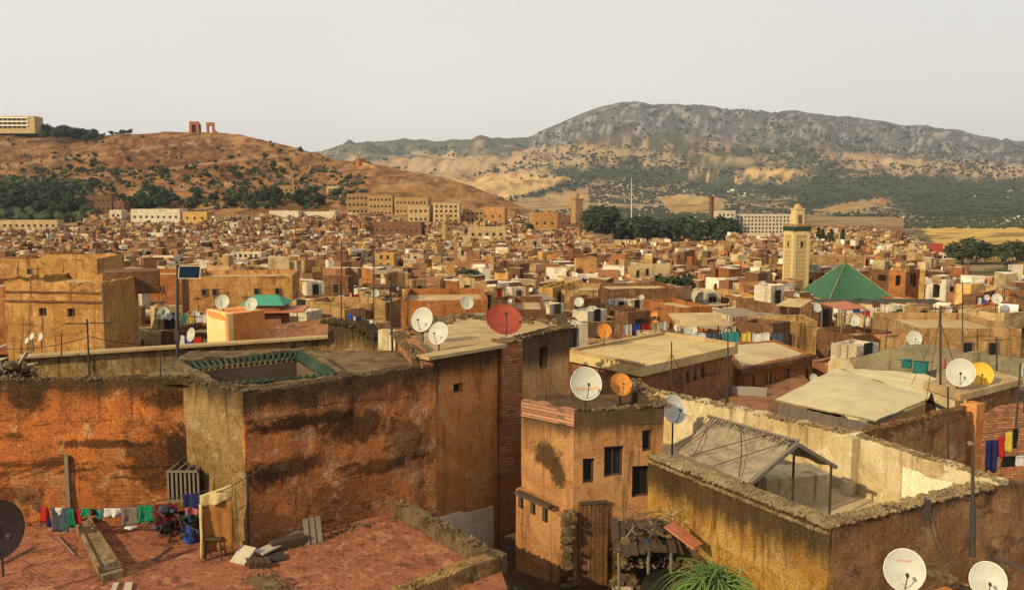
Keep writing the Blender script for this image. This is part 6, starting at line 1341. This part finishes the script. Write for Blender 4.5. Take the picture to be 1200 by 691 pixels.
# rabbit hutch like crate on legs
cr = empty('slatted_crate', tuple(Y(219, 590, 20.9)), 'grey slatted wooden crate on posts in the corner of the red terrace', 'crate'); cr.location.z = ZT; a = Y(203, 582, 21); mb = MB(); w_, h0, h1_ = .95, tz(584) * 20.9, tz(550) * 20.9
x0, x1 = xd(201, 570, 20.9), xd(236, 570, 20.9)
for i in range(8): x = lerp(x0, x1, i / 7); mb.box((x, 20.7, h0), .05, .03, h1_ - h0); mb.box((x, 21.1, h1_), .05, .8, .03) if i % 2 == 0 else None
for z in (h0, h1_): mb.box(((x0 + x1) / 2, 20.68, z), x1 - x0, .05, .05); 
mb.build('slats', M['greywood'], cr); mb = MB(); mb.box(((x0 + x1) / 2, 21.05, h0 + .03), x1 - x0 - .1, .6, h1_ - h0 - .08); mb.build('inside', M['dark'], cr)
for x in (x0, x1): mb = MB(); mb.box((x, 20.75, ZT), .06, .06, h1_ - ZT); mb.build('leg', M['darkwood'], cr)
ba = empty('barrel', tuple(Y(223, 625, 20.2)), 'bright blue plastic barrel behind the clutter in the terrace corner', 'barrel'); ba.location.z = ZT; c_ = ba.location; mb = MB(); pr = [(.0, .15), (.03, .17), (.2, .18), (.22, .19), (.24, .18), (.42, .18), (.47, .13), (.48, .05)]
for (z0_, r0_), (z1_, r1_) in zip(pr, pr[1:]): mb.tube([(c_.x, c_.y, c_.z + z0_), (c_.x, c_.y, c_.z + z1_ + .001)], r0_, 16, r2=r1_)
mb.build('body', M['blue_plastic'], ba)
scrap('clutter', 'dark tangle of buckets, bags and sticks under the slatted crate', 180, 238, 596, 628, 19.7, 20.5, 26, (.1, .5), (('sticks', M['darkwood'], 'bar'), ('bags', M['c_black'], 'lump'), ('rags', M['c_slate'], 'lump')))
# stone trough, planks
def slab(name, label, c, w_, t_, mt, cat, rim=False, zz=None):      # c: four picture corners on the floor
    P_ = [Z(px, r_, ZT) for px, r_ in c]; z = ZT + .002; t = empty(name, (P_[0].x, P_[0].y, ZT), label, cat); mb = MB(); cc = sum(P_, Vector()) / 4
    for i in range(4):
        a, b = P_[i], P_[(i + 1) % 4]
        for s_ in range(3):
            pass
    mb.prism([xy(p) for p in P_], z, z + t_); mb.build('slab', M[mt], t)
    if rim:
        mb = MB()
        for i in (0, 1, 2, 3): a, b = P_[i], P_[(i + 1) % 4]; a2, b2 = a + (cc - a) * .08, b + (cc - b) * .08; mb.bar((a2.x, a2.y, z + t_ + .015), (b2.x, b2.y, z + t_ + .015), .06, .06)
        mb.build('rim', M['coping_stone'], t)
    return t
slab('trough', 'long pale stone trough lying across the red terrace floor', [(120, 683), (145, 676), (103, 611), (88, 618)], 0, .16, 'coping_stone', 'trough', True)
slab('plank', 'whitish striped board at the bottom edge of the terrace', [(128, 700), (133, 700), (140, 684), (133, 685)], 0, .05, 'palewood', 'board'); slab('plank', 'second whitish board beside the striped board at the bottom', [(143, 700), (152, 700), (156, 684), (147, 684)], 0, .05, 'palewood', 'board')
tb = empty('tabletop', tuple(Z(285, 655, ZT)), 'weathered grey board leaning at the foot of the lit wall corner', 'board'); a, b = Y(271, 664, 18.9), Y(300, 642, 19.0); mb = MB(); mb.bar(Y(278, 660, 18.9), Y(292, 640, 19.25), .42, .05); mb.build('board', M['palewood'], tb)
cr2 = empty('wooden_box', tuple(Z(303, 662, ZT)), 'small flat wooden box lying beside the grey leaning board', 'box'); c_ = cr2.location; mb = MB()
for i in range(4): mb.box((c_.x - .2 + i * .13, c_.y, ZT), .1, .4, .13, .5)
mb.build('slats', M['darkwood'], cr2); ft = MB(); p = Z(322, 655, ZT); ft.box((p.x, p.y, ZT), .45, .35, .06, .4); tag(ft.build('tray', M['iron']), 'flat dark tray on the tiles right of the wooden box', 'tray')
lp = empty('leaning_plank', tuple(Z(366, 636, ZT)), 'dark plank panel leaning upright against the orange wall', 'plank'); a = Z(368, 637, ZT); b = Vector((a.x - .12, a.y + .3, tz(606) * (a.y + .3)))
for i in (-1, 0, 1): mb = MB(); mb.bar(a + Vector((i * .13, i * .08, 0)), b + Vector((i * .13, i * .08, 0)), .12, .03); mb.build('board', M['greywood'], lp)
sb = MB(); a = Z(300, 658, ZT); b = Z(352, 634, ZT); sb.bar((a.x, a.y + .2, ZT + .12), (b.x, b.y + .2, ZT + .16), .3, .04); tag(sb.build('loose_board', M['palewood']), 'pale board lying along the foot of the orange wall', 'board')
dk = MB(); a = Z(322, 648, ZT); b = Z(350, 638, ZT); dk.box(((a.x + b.x) / 2, (a.y + b.y) / 2 + .12, ZT), .85, .3, .22, .63); tag(dk.build('dark_opening', M['darkwood']), 'low dark opening under the pale board at the foot of the orange wall', 'crate')  # dark block standing in for an opening at the wall foot
for (pa, pb, lab) in (((2, 660), (40, 640), 'thin stick lying on the terrace floor near the dark dish'), ((68, 628), (88, 650), 'thin twig in front of the slate grey cloth'), ((180, 655), (200, 640), 'grey stick leaning in front of the clutter')):
    a, b = Z(*pa, ZT + .03), Z(*pb, ZT + .03); mb = MB(); mb.tube([a, b], .02, 5); tag(mb.build('stick', M['greywood']), lab, 'stick')
# chair like frame beside the cloth
ch_ = empty('metal_stool', tuple(Z(252, 655, ZT)), 'dark metal stool standing behind the orange brown cloth', 'stool'); c_ = ch_.location
for dx, dy in ((-.18, -.1), (.18, -.1), (-.18, .2), (.18, .2)): mb = MB(); mb.tube([(c_.x + dx, c_.y + dy, ZT), (c_.x + dx * .8, c_.y + dy * .8, ZT + .5)], .02, 5); mb.build('leg', M['iron'], ch_)
mb = MB(); mb.box((c_.x, c_.y + .04, ZT + .5), .4, .36, .04); mb.build('seat', M['darkwood'], ch_)
pv = MB(); p = Z(284, 640, ZT); pv.tube([(C2.x + .05, C2.y - .12, ZT), (C2.x + .07, C2.y - .12, ZT + 1.8)], .03); tag(pv.build('wall_pipe', M['iron']), 'dark pipe running up the corner of the orange wall', 'pipe')
# masts, antennas, poles
def pole(px, r0, r1, y, r_=.03, label='', arms=0, extra=None, px2=None):
    a, b = Y(px2 or px, r1, y), Y(px, r0, y); t = empty('antenna_mast', tuple(a), label, 'mast', 'masts and aerials on the roofs'); mb = MB(); mb.tube([a, b], r_, 6, r2=r_ * .8); mb.build('pole', M['iron'], t)
    if arms:
        mb = MB()
        mb.tube([b + Vector((-.5, -.1, -.1)), b + Vector((.6, .1, -.1))], .014, 4)
        for i in range(arms): p = b + Vector((-.5 + 1.1 * i / max(1, arms - 1), -.1 + .2 * i / arms, -.1)); mb.tube([p - Vector((0, .22, 0)), p + Vector((0, .22, 0))], .009, 4)
        mb.build('aerial', M['iron'], t)
    if extra == 'box': mb = MB(); mb.box(a.lerp(b, .25), .14, .14, .3); mb.build('clamp', M['iron'], t)
    if extra == 'knob': p = a.lerp(b, .86); mb = MB(); mb.lump(p - Vector((.05, 0, 0)), .07); mb.build('insulator', M['greywood'], t); mb = MB(); mb.tube([a, a.lerp(b, .38)], .05, 6); mb.build('sleeve', M['iron'], t)
    if extra == 'guy': p = a.lerp(b, .8); mb = MB(); mb.tube([p, a + Vector((.9, .3, 0))], .012, 4); mb.tube([p, a + Vector((-.8, .5, 0))], .01, 4); mb.build('guy_wires', M['wire'], t)
    return t
pole(1140, 497, 652, 16.6, .035, 'tall thick black pole in front of the rough wall at lower right', extra='knob'); pole(1111, 453, 546, 23, .028, 'thin black pole rising from the cream courtyard wall')
pole(1102, 358, 455, 30.5, .04, 'tall dark mast left of the dish on the slab roof', arms=4, extra='guy'); pole(787, 400, 472, 31, .03, 'thin mast with a guy wire in front of the flat roofed house', extra='guy')
pole(853, 383, 478, 31, .032, 'dark mast between the flat roofed houses'); pole(851, 448, 478, 29.5, .035, 'short pale post on the low roof'); pole(208, 310, 428, 25.8, .05, 'tall mast carrying the dark panel', extra='box')
pole(102, 374, 445, 22.2, .028, 'thin bent antenna on the orange wall at left', arms=3, px2=105); pole(400, 283, 400, 40, .03, 'slender mast above the ruined wall', arms=5); pole(438, 265, 440, 27, .022, 'very tall thin mast left of the pale pillar', arms=0)
pole(457, 333, 440, 26.4, .04, 'dark mast with clutter at its top by the pale pillar', arms=6, px2=461); pole(1196, 425, 508, 26.5, .03, 'leaning mast at the right edge by the washing', px2=1190); pole(1168, 395, 450, 34, .035, 'mast on the roof behind the yellow dish', arms=3)
pole(1040, 385, 432, 43, .03, 'thin leaning pole on the grey green wall', px2=1035); pole(188, 416, 442, 22.8, .02, 'short dark post on the light well rim'); pole(72, 388, 420, 27, .02, 'short thin pole on the long tan wall')
pole(668, 375, 405, 30, .02, 'short pole behind the tower house'); pole(720, 340, 385, 60, .03, 'thin pole in the gardens behind the flat yellow roof', arms=3); pole(915, 400, 440, 52, .03, 'slim pole behind the orange narrow windowed house', arms=3)
pole(1128, 330, 400, 60, .04, 'tall lattice mast above the roofs at right', arms=6); pole(330, 395, 450, 30, .02, 'short aerial behind the light well'); pole(640, 455, 486, 23.5, .02, 'bent short aerial on the peach house roof')
# dark panel on the pole
pn_ = empty('panel', tuple(Y(221, 325, 25.7)), 'dark blue panel with white frame mounted on the tall mast', 'panel'); a, b = Y(209, 326, 25.7), Y(234, 326, 25.7); zt_ = tz(312) * 25.7
mb = MB(); mb.quad(a, b, (b.x, b.y + .12, zt_), (a.x, a.y + .12, zt_)); mb.quad((a.x, a.y + .16, zt_), (b.x, b.y + .16, zt_), (b.x, b.y + .04, b.z), (a.x, a.y + .04, a.z)); mb.build('face', M['panel_dark'], pn_)
mb = MB(); c4 = [a, b, Vector((b.x, b.y + .12, zt_)), Vector((a.x, a.y + .12, zt_))]
for i in range(4): mb.bar(c4[i], c4[(i + 1) % 4], .022, .022)
mb.build('frame', M['sheet_pale'], pn_); mb = MB(); mb.tube([a.lerp(b, .3), Y(216, 342, 25.8)], .014, 4); mb.build('strut', M['iron'], pn_)
# washing at right, in the middle and on the far wall
line([Y(1150, 508, 25.5), Y(1203, 498, 25.0)], .012, label='washing line at the right edge', sag=.04)
for (a, b, r0, r1, mt, lab) in ((1155, 1169, 515, 552, 'c_navy', 'long dark blue garment left of the red cloth'), (1170, 1180, 511, 536, 'c_red', 'red cloth on the washing line at the right edge'), (1178, 1187, 506, 529, 'c_yellow', 'yellow cloth right of the red cloth'), (1187, 1193, 502, 524, 'c_black', 'black garment right of the yellow cloth'), (1175, 1190, 534, 546, 'c_black', 'small black garment on the lower washing line'), (1190, 1202, 533, 546, 'c_white', 'white shirt on the lower washing line at right edge')): cloth(a, b, r0, r1, 25.3, mt, 'garment', lab)
line([Y(1172, 536, 25.3), Y(1204, 532, 25.1)], .01, label='lower washing line at the right edge')
line([Y(1050, 421, 39.3), Y(1092, 424, 38.9)], .015, label='washing line on the grey green wall')
cloth(1056, 1069, 420, 431, 39.2, 'c_teal', 'garment', 'teal bundle of washing on the grey green wall'); cloth(1070, 1088, 423, 441, 39.1, 'c_teal', 'cloth', 'square dull blue cloth hanging on the grey green wall'); cloth(1104, 1109, 420, 432, 38.8, 'c_pink', 'garment', 'small pink garment on the grey green wall')
line([Y(405, 374, 30), Y(444, 378, 30)], .012, label='washing line above the ruined ochre wall')
for (a, b, r0, r1, mt, lab) in ((408, 413, 367, 380, 'c_blue', 'bright blue garment above the ruined wall'), (414, 417, 371, 381, 'c_white', 'narrow white garment above the ruined wall'), (418, 423, 370, 382, 'c_navy', 'navy garment above the ruined wall'), (424, 429, 373, 382, 'c_slate', 'slate garment above the ruined wall'), (433, 440, 375, 384, 'c_white', 'white cloth at the right end above the ruined wall')): cloth(a, b, r0, r1, 30, mt, 'garment', lab)
# extra wires
for (p, q, lab) in (((Y(0, 408, 24), Y(105, 394, 22.2)), 0, 'slack wire from the left edge to the bent antenna'), ((Y(105, 394, 22.2), Y(208, 402, 25.8)), 0, 'slack wire from the bent antenna to the tall mast'), ((Y(640, 430, 26), Y(655, 462, 23.2)), 0, 'loose cable down to the peach house roof'),
                    ((Y(808, 425, 31), Y(857, 478, 29)), 0, 'thin wire over the low roof'), ((Y(1102, 365, 30.5), Y(1085, 470, 28)), 0, 'pale slanting wire beside the tall dark mast'), ((Y(1085, 592, 16.9), Y(1105, 655, 15.6)), 0, 'hanging cable on the rough wall at lower right'), ((Y(1090, 592, 16.9), Y(1116, 662, 15.6)), 0, 'second hanging cable on the rough wall at lower right')):
    line(p, .011, 'cable', lab, 'cable', sag=.12)
mb = MB(); a, b = Y(1085, 585, 16.75), Y(1086, 610, 16.75); mb.box(b, .1, .08, a.z - b.z); tag(mb.build('downpipe_stub', M['iron']), 'short dark pipe stub on the rough wall', 'pipe')
# arching reed plant in the yard
pl_ = empty('plant', (3.5, 15.0, -9.6), 'big bushy green plant with long arching leaves at the bottom edge', 'plant'); c_ = Y(838, 678, 15.2); pl_.location = (c_.x, c_.y, -9.4)
def reeds(name, n, L0, L1, mt, spread):
    mb = MB()
    for _ in range(n):
        a = U(0, 6.283); L = U(L0, L1); w_ = U(.012, .026); up = U(.35, 1.0); p = Vector((c_.x + U(-.2, .2), c_.y + U(-.2, .2), c_.z - U(.0, .45))); d = Vector((cos(a), sin(a), 0)); e = Vector((-d.y, d.x, 0)); prev = None
        for k_ in range(9):
            t = k_ / 8; q = p + d * L * spread * t ** .9 + Vector((0, 0, L * (up * t - 1.05 * t * t * (.6 + .5 * (1 - up) + .3)))); ww = w_ * (1 - t) ** .7 + .002
            cur = (q - e * ww, q + Vector((0, 0, -ww * .6)), q + e * ww)
            if prev: mb.quad(prev[0], prev[1], cur[1], cur[0]); mb.quad(prev[1], prev[2], cur[2], cur[1])
            prev = cur
    mb.build(name, M[mt], pl_)
reeds('leaves', 520, .5, 1.25, 'leaf_bright', .85); reeds('dark_leaves', 230, .4, .9, 'leaf', .7)
mb = MB(); mb.tube([(c_.x, c_.y, -9.4), (c_.x, c_.y, c_.z - .2)], .09, 7); [mb.lump((c_.x + U(-.3, .3), c_.y + U(-.25, .25), c_.z - U(.3, .8)), U(.15, .3)) for _ in range(20)]; mb.build('stems', M['leaf_dark'], pl_)
s2 = empty('plant', tuple(Y(600, 688, 17.6)), 'low weedy shrub at the bottom between the brick pilaster and parapet', 'plant'); c_ = s2.location.copy(); s2.location.z = -9.6; pl_ = s2; c_ = Vector((c_.x, c_.y, c_.z - .1)); reeds('leaves', 130, .2, .45, 'leaf', .9); mb = MB(); mb.tube([(c_.x, c_.y, -9.6), c_], .04); mb.build('stem', M['bark'], s2)
# more clutter on the roofs of the town: aerials, tanks, washing, boards
CLP = {}
def proto_mesh(nm, fn, mats):
    mb = MB(); fn(mb); me = bpy.data.meshes.new(nm); me.from_pydata(mb.v, [], mb.f)
    for m_ in mats: me.materials.append(m_)
    if len(mats) > 1: me.polygons.foreach_set('material_index', mb.m)
    return me
def f_mast(mb): mb.tube([(0, 0, 0), (0, 0, 3.6)], .03, 5)
def f_aer(mb):
    mb.tube([(-.6, 0, 3.3), (.6, 0, 3.3)], .02, 4)
    for i in range(6): mb.tube([(-.55 + i * .22, -.3, 3.3), (-.55 + i * .22, .3, 3.3)], .013, 4)
def f_tank(mb): mb.tube([(-.7, 0, .75), (.7, 0, .75)], .42, 12)
def f_legs(mb):
    for x in (-.5, .5): mb.box((x, 0, 0), .08, .7, .36)
def f_post(mb):
    for x in (-1.8, 1.8): mb.tube([(x, 0, 0), (x, 0, 1.7)], .03, 5)
def f_rope(mb): mb.tube([(-1.8 + 3.6 * i / 8, 0, 1.66 - .12 * sin(pi * i / 8)) for i in range(9)], .012, 4)
def f_cl(x0, w_, h_):
    def g(mb):
        for i in range(6):
            for j in range(4):
                P_ = lambda a, b: (x0 + a / 6 * w_, .05 * sin(a * 1.9 + x0) * (b + 1) / 4, 1.6 - b / 4 * h_ - .04 * sin(a))
                mb.quad(P_(i, j), P_(i, j + 1), P_(i + 1, j + 1), P_(i + 1, j))
    return g
PM = {'mast': [('pole', proto_mesh('pole', f_mast, [M['iron']])), ('aerial', proto_mesh('aerial', f_aer, [M['iron']]))], 'tank': [('tank', proto_mesh('tank', f_tank, [M['white']])), ('stand', proto_mesh('stand', f_legs, [M['rubble']]))]}
CLO = [proto_mesh('cloth', f_cl(x0, w_, h_), [M[c]]) for x0, w_, h_, c in ((-1.6, .7, 1.0, 'c_white'), (-.8, .6, .8, 'c_blue'), (-.1, .8, 1.1, 'c_red'), (.8, .8, .9, 'c_cream'), (-1.6, .9, .9, 'c_teal'), (-.6, .5, .7, 'c_yellow'), (0, .9, 1.1, 'c_white'), (1.0, .6, .8, 'c_slate'))]
POSTM = proto_mesh('post', f_post, [M['iron']]); ROPM = proto_mesh('rope', f_rope, [M['wire']])
RG = random.Random(11)
def putp(nm, me, par_): o = bpy.data.objects.new(nm, me); COL.objects.link(o); o.parent = par_; return o
for (x, y, zr, par, w_, d_, a) in SPOTS:
    q = RG.random(); u, v = RG.uniform(-.3, .3) * w_, RG.uniform(-.42, -.1) * d_; p = (x + u * cos(a) - v * sin(a), y + u * sin(a) + v * cos(a), zr - par)
    if q < .28:
        t = empty('roof_aerial', p); t.rotation_euler.z = RG.uniform(0, 3); [putp(n_, m_, t) for n_, m_ in PM['mast']]; later(t, 'thin roof aerial', 'aerial', 'aerials on the town roofs')
    elif q < .36:
        t = empty('water_tank', p); t.rotation_euler.z = RG.uniform(0, 3); [putp(n_, m_, t) for n_, m_ in PM['tank']]; later(t, 'small white water tank', 'tank', 'tanks on the town roofs')
    elif q < .56 and y < 170:
        t = empty('clothes_line', p); t.rotation_euler.z = RG.uniform(-.5, .5); putp('posts', POSTM, t); putp('rope', ROPM, t)
        for k_ in ((0, 1, 2, 3) if RG.random() < .5 else (4, 5, 6, 7)): putp('cloth', CLO[k_], t)
        later(t, 'clothes line with washing', 'clothes line', 'clothes lines on the town roofs')
resolve()
for o in bpy.data.objects:
    if o.parent and o.name.split('.')[0] in ('rubble', 'stones', 'coping', 'boards', 'rags', 'bags', 'sticks', 'twigs', 'scrap_metal', 'leaves', 'dark_leaves', 'crumbling_edge', 'kerb'): o['kind'] = 'stuff'
bpy.context.view_layer.update()
print('objects', len(bpy.data.objects), 'tops', sum(1 for o in bpy.data.objects if not o.parent))
